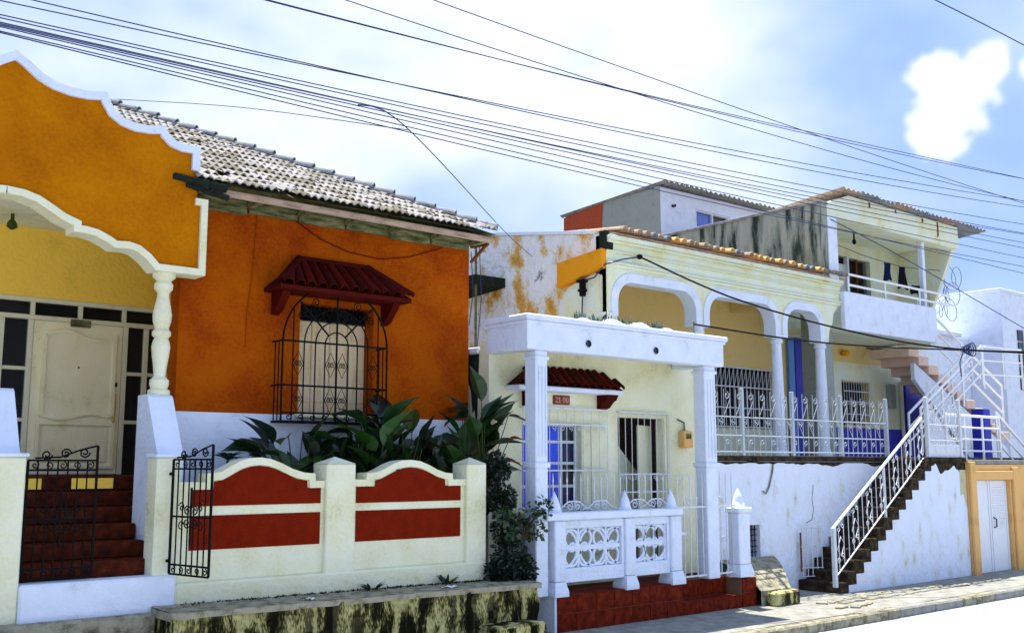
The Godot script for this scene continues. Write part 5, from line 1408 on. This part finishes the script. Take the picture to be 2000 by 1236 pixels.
# ------------------------------------------------------------------ right edge: store, outside stairs, far houses
func build_right_side() -> void:
	var y := thing("sand_store", Vector3(21.7, 0, -10), "sandy yellow plastered store front with pale double doors", "building")
	obj("wall", sh().box(19.92, 20.20, -0.05, 2.10, -10.3, -9.96).box(21.66, 26.0, -0.05, 2.10, -10.3, -9.96).box(20.20, 21.66, 1.80, 2.10, -10.3, -9.96), M.sand, y)
	obj("pilaster", sh().box(19.93, 20.14, -0.05, 2.16, -9.96, -9.90, 0.012), M.sand, y)
	obj("pilaster", sh().box(21.72, 21.95, -0.05, 2.05, -9.96, -9.90, 0.012), M.sand, y)
	obj("lintel", sh().box(20.14, 21.72, 1.80, 1.98, -9.96, -9.91, 0.012), M.sand, y)
	for k in 2:
		var d := part("door_leaf", y, Vector3(20.57 + k * 0.73, 0, -10.05))
		obj("panel", sh().box(20.21 + k * 0.725, 20.925 + k * 0.725, 0.0, 1.79, -10.09, -10.05, 0.008), M.doorwhite, d)
		obj("stile", sh().box(20.22 + k * 0.725, 20.28 + k * 0.725, 0.0, 1.78, -10.05, -10.035, 0.004).box(20.85 + k * 0.725, 20.915 + k * 0.725, 0.0, 1.78, -10.05, -10.035, 0.004), M.doorwhite, d)
		if k == 1:
			for i in 16: obj("louvre", sh().obox(Vector3(21.27, 0.85 + i * 0.052, -10.045), Vector3(0.5, 0.035, 0.012), 0.003, Basis(Vector3.RIGHT, 0.4)), M.doorwhite, d)
			obj("pull_handle", sh().tube(P3([Vector3(21.02, 0.86, -10.035), Vector3(21.02, 0.88, -9.98), Vector3(21.02, 1.02, -9.98), Vector3(21.02, 1.06, -10.035)]), 0.014), M.iron, d)
	obj("roof_slab", sh().box(19.95, 26.0, 2.10, 2.2, -14.0, -9.98, 0.01), M.concrete, y)
	# outside stair to the balcony house
	var s := thing("outside_stair", Vector3(25, 2.24, -13), "pink treaded concrete stair rising left to the balcony behind white pipe rails", "stairs")
	for i in 11:
		var x := 22.9 + i * 0.44
		obj("step", sh().box(x, x + 0.46, 4.86 - i * 0.19 - 0.22, 4.86 - i * 0.19, -13.7, -12.7, 0.012), M.pink, s)
	obj("stringer", sh().prism(V2([23.2, 4.50, 27.8, 2.5, 27.8, 2.25, 25.7, 2.25, 23.2, 4.1]), -12.85, -12.75), M.worn_white, s)
	pipes("upper_pipe_railing", Vector3(23.3, 6.05, -12.65), Vector3(27.4, 4.15, -12.65), 3, 0.36, 2, "white pipe railing sloping down to the right from the balcony along the pink stair")
	pipes("lower_pipe_railing", Vector3(20.35, 3.25, -11.1), Vector3(23.15, 4.75, -11.1), 3, 0.3, 3, "white pipe railing sloping down to the left toward the scrolled corner panel")
	pipes("inner_pipe_railing", Vector3(21.3, 3.2, -11.9), Vector3(24.3, 4.85, -11.9), 3, 0.3, 3, "second white pipe railing sloping left, behind the first above the corner panel")
	pipes("landing_pipe_railing", Vector3(23.2, 4.75, -11.1), Vector3(25.6, 4.85, -11.3), 3, 0.32, 2, "white pipe railing around the upper landing at the picture's right edge")
	pipes("street_pipe_railing", Vector3(22.6, 3.22, -10.6), Vector3(25.6, 1.55, -10.6), 3, 0.32, 2, "white pipe railing sloping down to the right above the sandy store doors")
	pipes("level_pipe_railing", Vector3(20.2, 3.1, -10.5), Vector3(22.5, 3.1, -10.5), 4, 0.24, 3, "level white pipe railing on the store roof beside the scrolled panel")
	obj("blue_post", sh().box(23.3, 23.62, 2.2, 3.35, -11.5, -11.2, 0.02), M.blue, s)
	# far white houses
	var f := thing("far_house", Vector3(40, 0, -20), "tall plain white house at the far right with a barred dark window", "house")
	obj("wall", sh().box(35.0, 48.0, 0.0, 7.9, -26.0, -16.0), M.white, f)
	obj("roof_edge", sh().box(34.9, 48.0, 7.9, 8.02, -26.0, -15.95, 0.02), M.white, f)
	for k in 5: obj("pane", sh().box(36.05, 36.9, 4.62 + k * 0.42, 4.99 + k * 0.42, -16.0, -15.96), M.dark_glass, f)  # no room behind; interior shade is painted as dark panes on the wall
	obj("window_mullion", sh().box(36.4, 36.46, 4.6, 6.7, -15.96, -15.93), M.white, f)
	var g := thing("far_low_house", Vector3(31, 0, -20), "lower white house behind the pipe stairs with a long pale ledge", "house")
	obj("wall", sh().box(27.5, 34.98, 0.0, 6.35, -24.0, -17.2), M.white, g)
	obj("ledge", sh().box(27.4, 34.0, 6.35, 6.5, -24.0, -16.9, 0.02), M.white, g)
	obj("lamp_ledge", sh().obox(Vector3(30.6, 6.0, -17.05), Vector3(3.2, 0.16, 0.3), 0.02, Basis(Vector3.BACK, 0.03)), M.pale, g)

func pipes(called: String, a: Vector3, b: Vector3, n: int, gap: float, posts: int, label: String) -> void:
	var t := thing(called, Vector3((a.x + b.x) / 2, minf(a.y, b.y) - n * gap, a.z), label, "railing")
	for i in n: obj("pipe", sh().rod(a - Vector3(0, gap * i, 0), b - Vector3(0, gap * i, 0), 0.03 if i == 0 else 0.022, 7), M.pipe, t)
	for i in posts + 1:
		var q := a.lerp(b, i / float(posts))
		obj("post", sh().rod(q - Vector3(0, gap * n, 0), q + Vector3(0, 0.02, 0), 0.026, 7), M.pipe, t)

# ------------------------------------------------------------------ plants
func leaf_mesh(k: int) -> ArrayMesh:
	# a broad leaf of length 1 along +z, folded at the midrib and drooping
	var s := sh()
	var n := 7
	var w := [0.0, 0.17, 0.26, 0.28, 0.25, 0.17, 0.07, 0.0]
	for i in n:
		for sx in [-1.0, 1.0]:
			var f := func(j: int, e: float) -> Vector3:
				var t := j / float(n)
				return Vector3(sx * e * w[j] * (0.85 + 0.12 * k), e * w[j] * 0.35 - 0.34 * t * t * (0.5 + 0.35 * k) + 0.012 * e * sin(j * 2.2 + k), t)
			var a: Vector3 = f.call(i, 0.0)
			var b: Vector3 = f.call(i, 1.0)
			var c: Vector3 = f.call(i + 1, 1.0)
			var d: Vector3 = f.call(i + 1, 0.0)
			for q in [[a, b, c], [a, c, d]]:
				var nn: Vector3 = (q[1] - q[0]).cross(q[2] - q[0])
				if nn.length() < 1e-7: continue
				nn = nn.normalized()
				if nn.y < 0: nn = -nn
				s.tri(q[0], q[1], q[2], nn, nn, nn)
	return s.mesh()

func aim(dir: Vector3, roll: float) -> Basis:
	var z := dir.normalized()
	var x := Vector3.UP.cross(z)
	if x.length() < 0.05: x = Vector3.RIGHT
	x = x.normalized()
	return Basis(x, z.cross(x), z) * Basis(Vector3.BACK, roll)

func broad_plant(base: Vector3, height: float, n: int, size: float, spread: float, lean: Vector3, label: String, sd: int) -> void:
	rng.seed = sd
	var t := thing("broadleaf_plant", base, label, "plant", "plants behind the garden wall")
	for i in n + n / 2:
		var a := rng.randf() * TAU
		var hh := height * (rng.randf_range(0.3, 1.0) if i < n else rng.randf_range(0.2, 0.6))
		var o := Vector3(cos(a) * spread * rng.randf(), 0, sin(a) * 0.14 * rng.randf())
		var e := base + o + Vector3(cos(a) * 0.16, hh, sin(a) * 0.06) + lean * hh
		obj("stem", sh().tube(P3([base + o * 0.5, base + o + Vector3(0, hh * 0.6, 0) + lean * hh * 0.4, e]), 0.013, 4, 0.007), M.stem, t)
		var d := Vector3(cos(a), rng.randf_range(0.1, 2.0) if rng.randf() < 0.65 else rng.randf_range(-0.3, 0.5), sin(a) * (0.12 if sin(a) > 0.0 else 0.6)) + lean
		var l := size * rng.randf_range(0.7, 1.15)
		inst("leaf", leaves[rng.randi() % 3], M.leaf[rng.randi() % 4], t, Transform3D(aim(d, rng.randf_range(-0.6, 0.6)).scaled_local(Vector3.ONE * l), e))

var leaves := []
func build_plants() -> void:
	for k in 3: leaves.append(leaf_mesh(k))
	broad_plant(Vector3(5.85, 1.2, -10.75), 1.25, 22, 0.46, 0.24, Vector3(-0.16, 0, 0), "leftmost big leaved plant behind the wall, one leaf drooping under the window grille", 31)
	broad_plant(Vector3(6.3, 1.2, -10.72), 1.1, 26, 0.44, 0.28, Vector3(0, 0, 0), "low dark broad leaved plant right behind the central cream post", 32)
	broad_plant(Vector3(6.8, 1.2, -10.76), 1.5, 40, 0.50, 0.28, Vector3(0.02, 0, 0), "dense dark broad leaved plant at the window grille's right corner", 33)
	broad_plant(Vector3(7.25, 1.2, -10.72), 1.4, 28, 0.46, 0.24, Vector3(0.03, 0, 0), "upright broad leaved plant above the arch of the right red panel", 34)
	broad_plant(Vector3(7.7, 1.2, -10.7), 0.95, 18, 0.36, 0.24, Vector3(0.03, 0, 0), "sparse small leaved clump between the tall corner plant and the red panel's arch", 35)
	broad_plant(Vector3(8.2, 1.0, -10.72), 1.8, 34, 0.56, 0.22, Vector3(0.03, 0, 0.02), "tallest broad leaved plant at the orange wall's right corner", 36)
	rng.seed = 50
	var t := thing("drooping_plant", Vector3(8.3, 1.0, -10.5), "tall stem with one green and several dried red leaves before the porch", "plant")
	var ends := [[Vector3(8.62, 2.72, -10.35), Vector3(1, -0.1, 0.2), 0.34, 0], [Vector3(8.6, 2.42, -10.3), Vector3(0.8, 0.1, 0.1), 0.26, 1], [Vector3(8.45, 2.16, -10.2), Vector3(0.9, -0.15, 0.1), 0.30, 1], [Vector3(8.3, 2.9, -10.5), Vector3(-0.3, 1, 0), 0.5, 0], [Vector3(8.35, 2.6, -10.5), Vector3(0.5, 0.9, 0), 0.5, 0], [Vector3(8.2, 2.45, -10.45), Vector3(-0.5, 0.6, 0.3), 0.42, 0]]
	for e in ends:
		obj("stem", sh().tube(P3([Vector3(8.3, 1.0, -10.5), Vector3(8.32, 1.7, -10.48), e[0]]), 0.014, 4, 0.007), M.stem, t)
		inst("leaf", leaves[0], M.dry_leaf if e[3] == 1 else M.leaf[1], t, Transform3D(aim(e[1], 0.3).scaled_local(Vector3.ONE * e[2]), e[0]))
	# dark creeper bush between wall end and porch
	bush("creeper_bush", Vector3(8.36, 0.72, -10.0), [[0.0, 0.25, 0.0, 0.25], [0.0, 0.6, -0.06, 0.21], [-0.05, 0.95, -0.1, 0.18], [-0.05, 1.35, -0.2, 0.17], [-0.2, 0.08, 0.0, 0.15], [0.14, 0.08, 0.05, 0.2]], 4200, 0.055, 2, "dense dark creeper bush between the garden wall's end post and the porch")
	bush("light_shrub", Vector3(8.55, 1.2, -9.95), [[0.1, 0.25, 0.0, 0.16], [0.28, 0.36, 0.03, 0.12], [-0.35, 0.3, 0.05, 0.09], [-0.28, 0.05, 0.08, 0.1], [0.15, 0.05, 0.04, 0.12]], 330, 0.07, 1, "sparse light green leafy shrub in front of the dark creeper")
	for q in [[Vector3(4.98, 2.14, -10.75), 0.2, "spiky green succulent showing above the left red panel's arch"], [Vector3(5.26, 2.06, -10.7), 0.12, "tiny spiky succulent just right of the bigger one above the wall"]]:
		var s := thing("succulent", q[0] - Vector3(0, 0.9, 0), q[2], "plant")
		obj("stem", sh().rod(q[0] - Vector3(0, 0.9, 0), q[0], 0.02), M.stem, s)
		for i in 11:
			var a := i * 2.4
			inst("leaf", leaves[2], M.leaf[1], s, Transform3D(aim(Vector3(cos(a), rng.randf_range(0.3, 1.4), sin(a)), 0).scaled_local(Vector3(0.6, 1, 1) * q[1]), q[0]))
	for q in [[Vector3(6.35, 0.73, -9.98), "small weed sprouting from the ledge below the central post"], [Vector3(7.4, 0.72, -10.0), "small weed sprouting from the ledge below the right red panel"], [Vector3(13.4, 0.0, -9.86), "dark grass tuft at the tiled porch corner on the pavement"]]:
		var w := thing("weed", q[0], q[1], "plant")
		for i in 14:
			var a := rng.randf() * TAU
			inst("leaf", leaves[i % 3], M.leaf[rng.randi() % 4], w, Transform3D(aim(Vector3(cos(a), rng.randf_range(0.4, 2.5), sin(a)), 0).scaled_local(Vector3(0.5, 1, 1) * rng.randf_range(0.08, 0.16)), q[0] + Vector3(cos(a) * 0.05, 0, sin(a) * 0.04)))

func bush(called: String, base: Vector3, lobes: Array, count: int, size: float, mat: int, label: String) -> void:
	var t := thing(called, base, label, "plant")
	for q in lobes: obj("branch", sh().tube(P3([base, base + Vector3(q[0] * 0.4, q[1] * 0.6, q[2]), base + Vector3(q[0], q[1], q[2])]), 0.02, 5, 0.006), M.bark, t)
	var s := sh()
	for i in count:
		var q: Array = lobes[rng.randi() % lobes.size()]
		var d := Vector3(rng.randfn(), rng.randfn(), rng.randfn()).normalized()
		var r: float = q[3] * pow(rng.randf(), 0.45)
		var p := base + Vector3(q[0], q[1], q[2]) + d * r * Vector3(1, 1.1, 0.8)
		if p.y < base.y + 0.01: p.y = base.y + 0.01 + rng.randf() * 0.05
		var b := aim(d + Vector3(rng.randfn(), rng.randfn() - 0.3, rng.randfn()) * 0.6, rng.randf() * 6.0)
		var l := size * rng.randf_range(0.6, 1.3)
		var tip := p + b.z * l
		var sd := b.x * l * 0.32
		var md := p + b.z * l * 0.5 + b.y * l * 0.08
		s.tri(p, md + sd, tip, b.y, b.y, b.y); s.tri(p, tip, md - sd, b.y, b.y, b.y)
	obj("foliage", s, M.leaf[mat], t).set_meta("kind", "stuff")

# ------------------------------------------------------------------ overhead cables
func build_cables() -> void:
	var list := [[-6.8, 1.52, 4.98, 8.13, 5.41, 15.83, 6.06], [-6.8, 1.71, 5.04, 8.13, 5.36, 15.81, 5.96], [-6.9, 1.55, 4.93, 8.24, 5.23, 16.23, 5.76], [-7.0, 1.57, 4.95, 8.36, 5.22, 16.21, 5.65], [-7.0, 1.57, 4.92, 8.35, 5.14, 16.42, 5.51], [-7.0, 1.57, 4.90, 8.35, 5.10, 16.3, 5.42], [-7.1, 1.6, 4.93, 8.47, 5.07, 16.4, 5.30], [-7.1, 1.6, 4.90, 8.47, 4.98, 16.35, 5.05], [-7.1, 1.6, 4.89, 8.06, 4.93, 16.4, 5.16], [-6.9, 1.55, 4.87, 8.24, 5.12, 16.2, 5.6]]
	for c in list: cable(c, 0.0048, "thin dark overhead cable in the bundle running along the street above the roofs", "bundle of overhead cables")
	var high := [[-6.6, 3.22, 5.42, 5.25, 5.53, 9.87, 5.85], [-6.6, 3.88, 5.62, 6.80, 5.63, 15.36, 5.94], [-6.5, 4.65, 5.81, 7.79, 5.79, 15.13, 5.85], [-6.6, 4.47, 5.49, 7.15, 5.64, 15.42, 6.29]]
	for c in high: cable(c, 0.0045, "thin high overhead wire crossing the pale sky above the cable bundle", "high overhead wires")
	cable([-6.3, 12.52, 8.10, 13.71, 8.14, 15.03, 8.17], 0.008, "topmost overhead wire cutting the upper right corner of the sky", "")
	span([Vector3(4.25, 4.98, -7.0), Vector3(5.43, 5.27, -8.0), Vector3(9.92, 5.63, -12.0), Vector3(12.4, 5.9, -14.2)], 0.006, "service wire dropping from the bundle to the roof corner of the peeling house")
	span([Vector3(4.9, 7.4, -15.0), Vector3(5.5, 6.6, -12.0), Vector3(5.43, 5.27, -8.0)], 0.005, "thin wire running level from the tiled hip to the cable bundle")
	span([Vector3(19.03, 7.27, -12.2), Vector3(21.0, 6.55, -11.6), Vector3(25.12, 5.33, -11.0), Vector3(30.0, 3.9, -10.3)], 0.010, "single wire slanting down right across the upper balcony")
	span([Vector3(13.14, 5.68, -12.2), Vector3(14.6, 4.98, -11.3), Vector3(16.4, 4.42, -10.1), Vector3(18.14, 4.14, -9.0), Vector3(21.0, 4.2, -7.9)], 0.017, "thick black service cable swooping from the arcade cornice to the right")
	span([Vector3(11.9, 4.16, -9.98), Vector3(14.0, 4.06, -9.66), Vector3(16.0, 4.06, -9.33), Vector3(18.14, 4.13, -9.0), Vector3(21.0, 4.12, -7.9)], 0.014, "lower black service cable running from the porch roof to the cable knot")
	var k := thing("cable_knot", Vector3(18.1, 4.0, -9.0), "tangled knot of black cable loops hanging before the pipe stairs", "cable")
	for i in 6:
		obj("loop", sh().arc(Vector3(18.1 + 0.03 * i, 4.14, -9.0 + 0.02 * i), 0.05 + 0.015 * i, 0, TAU, 0.010, 12), M.cable, k)
	obj("tail", sh().tube(P3([Vector3(18.1, 4.1, -9.0), Vector3(17.95, 3.9, -9.0), Vector3(17.98, 3.65, -9.0)]), 0.010), M.cable, k)
	for q in [[8.88, 6.3, 3.7, -11.3], [9.2, 6.3, 4.1, -11.9]]:
		tag(obj("drop_wire", sh().tube(P3([Vector3(q[0], q[1] - 1.1, q[3]), Vector3(q[0] + 0.04, (q[1] + q[2]) / 2 - 0.6, q[3]), Vector3(q[0] - 0.03, q[2], q[3])]), 0.008, 4), M.cable), "thin wire hanging down in the gap between orange wall and porch", "cable", "wires hanging in the gap")

func cable(c: Array, r: float, label: String, group: String) -> void:
	var p := PackedVector3Array()
	var x0: float = c[1]
	var x1: float = c[3]
	var x2: float = c[5]
	for i in 41:
		var x := lerpf(x0 - 4.0, x2 + 10.0, i / 40.0)
		var xc := clampf(x, x0, x2)
		var f := func(q: float) -> float: return c[2] * (q - x1) * (q - x2) / ((x0 - x1) * (x0 - x2)) + c[4] * (q - x0) * (q - x2) / ((x1 - x0) * (x1 - x2)) + c[6] * (q - x0) * (q - x1) / ((x2 - x0) * (x2 - x1))
		var y: float = f.call(xc)
		if x != xc: y += (x - xc) * (f.call(xc) - f.call(xc - 0.01 * signf(x - xc))) / 0.01 * signf(x - xc)
		p.append(Vector3(x, y, c[0]))
	tag(obj("overhead_cable", sh().tube(p, r, 5), M.cable), label, "cable", group)

func span(pts: Array, r: float, label: String) -> void:
	var cv := Curve3D.new()
	for i in pts.size():
		var t: Vector3 = (pts[mini(i + 1, pts.size() - 1)] - pts[maxi(i - 1, 0)]) / 6.0
		cv.add_point(pts[i], -t, t)
	var p := PackedVector3Array()
	for i in 33: p.append(cv.sample_baked(cv.get_baked_length() * i / 32.0, true))
	tag(obj("service_cable", sh().tube(p, r, 5), M.black_cable if r > 0.012 else M.cable), label, "cable")
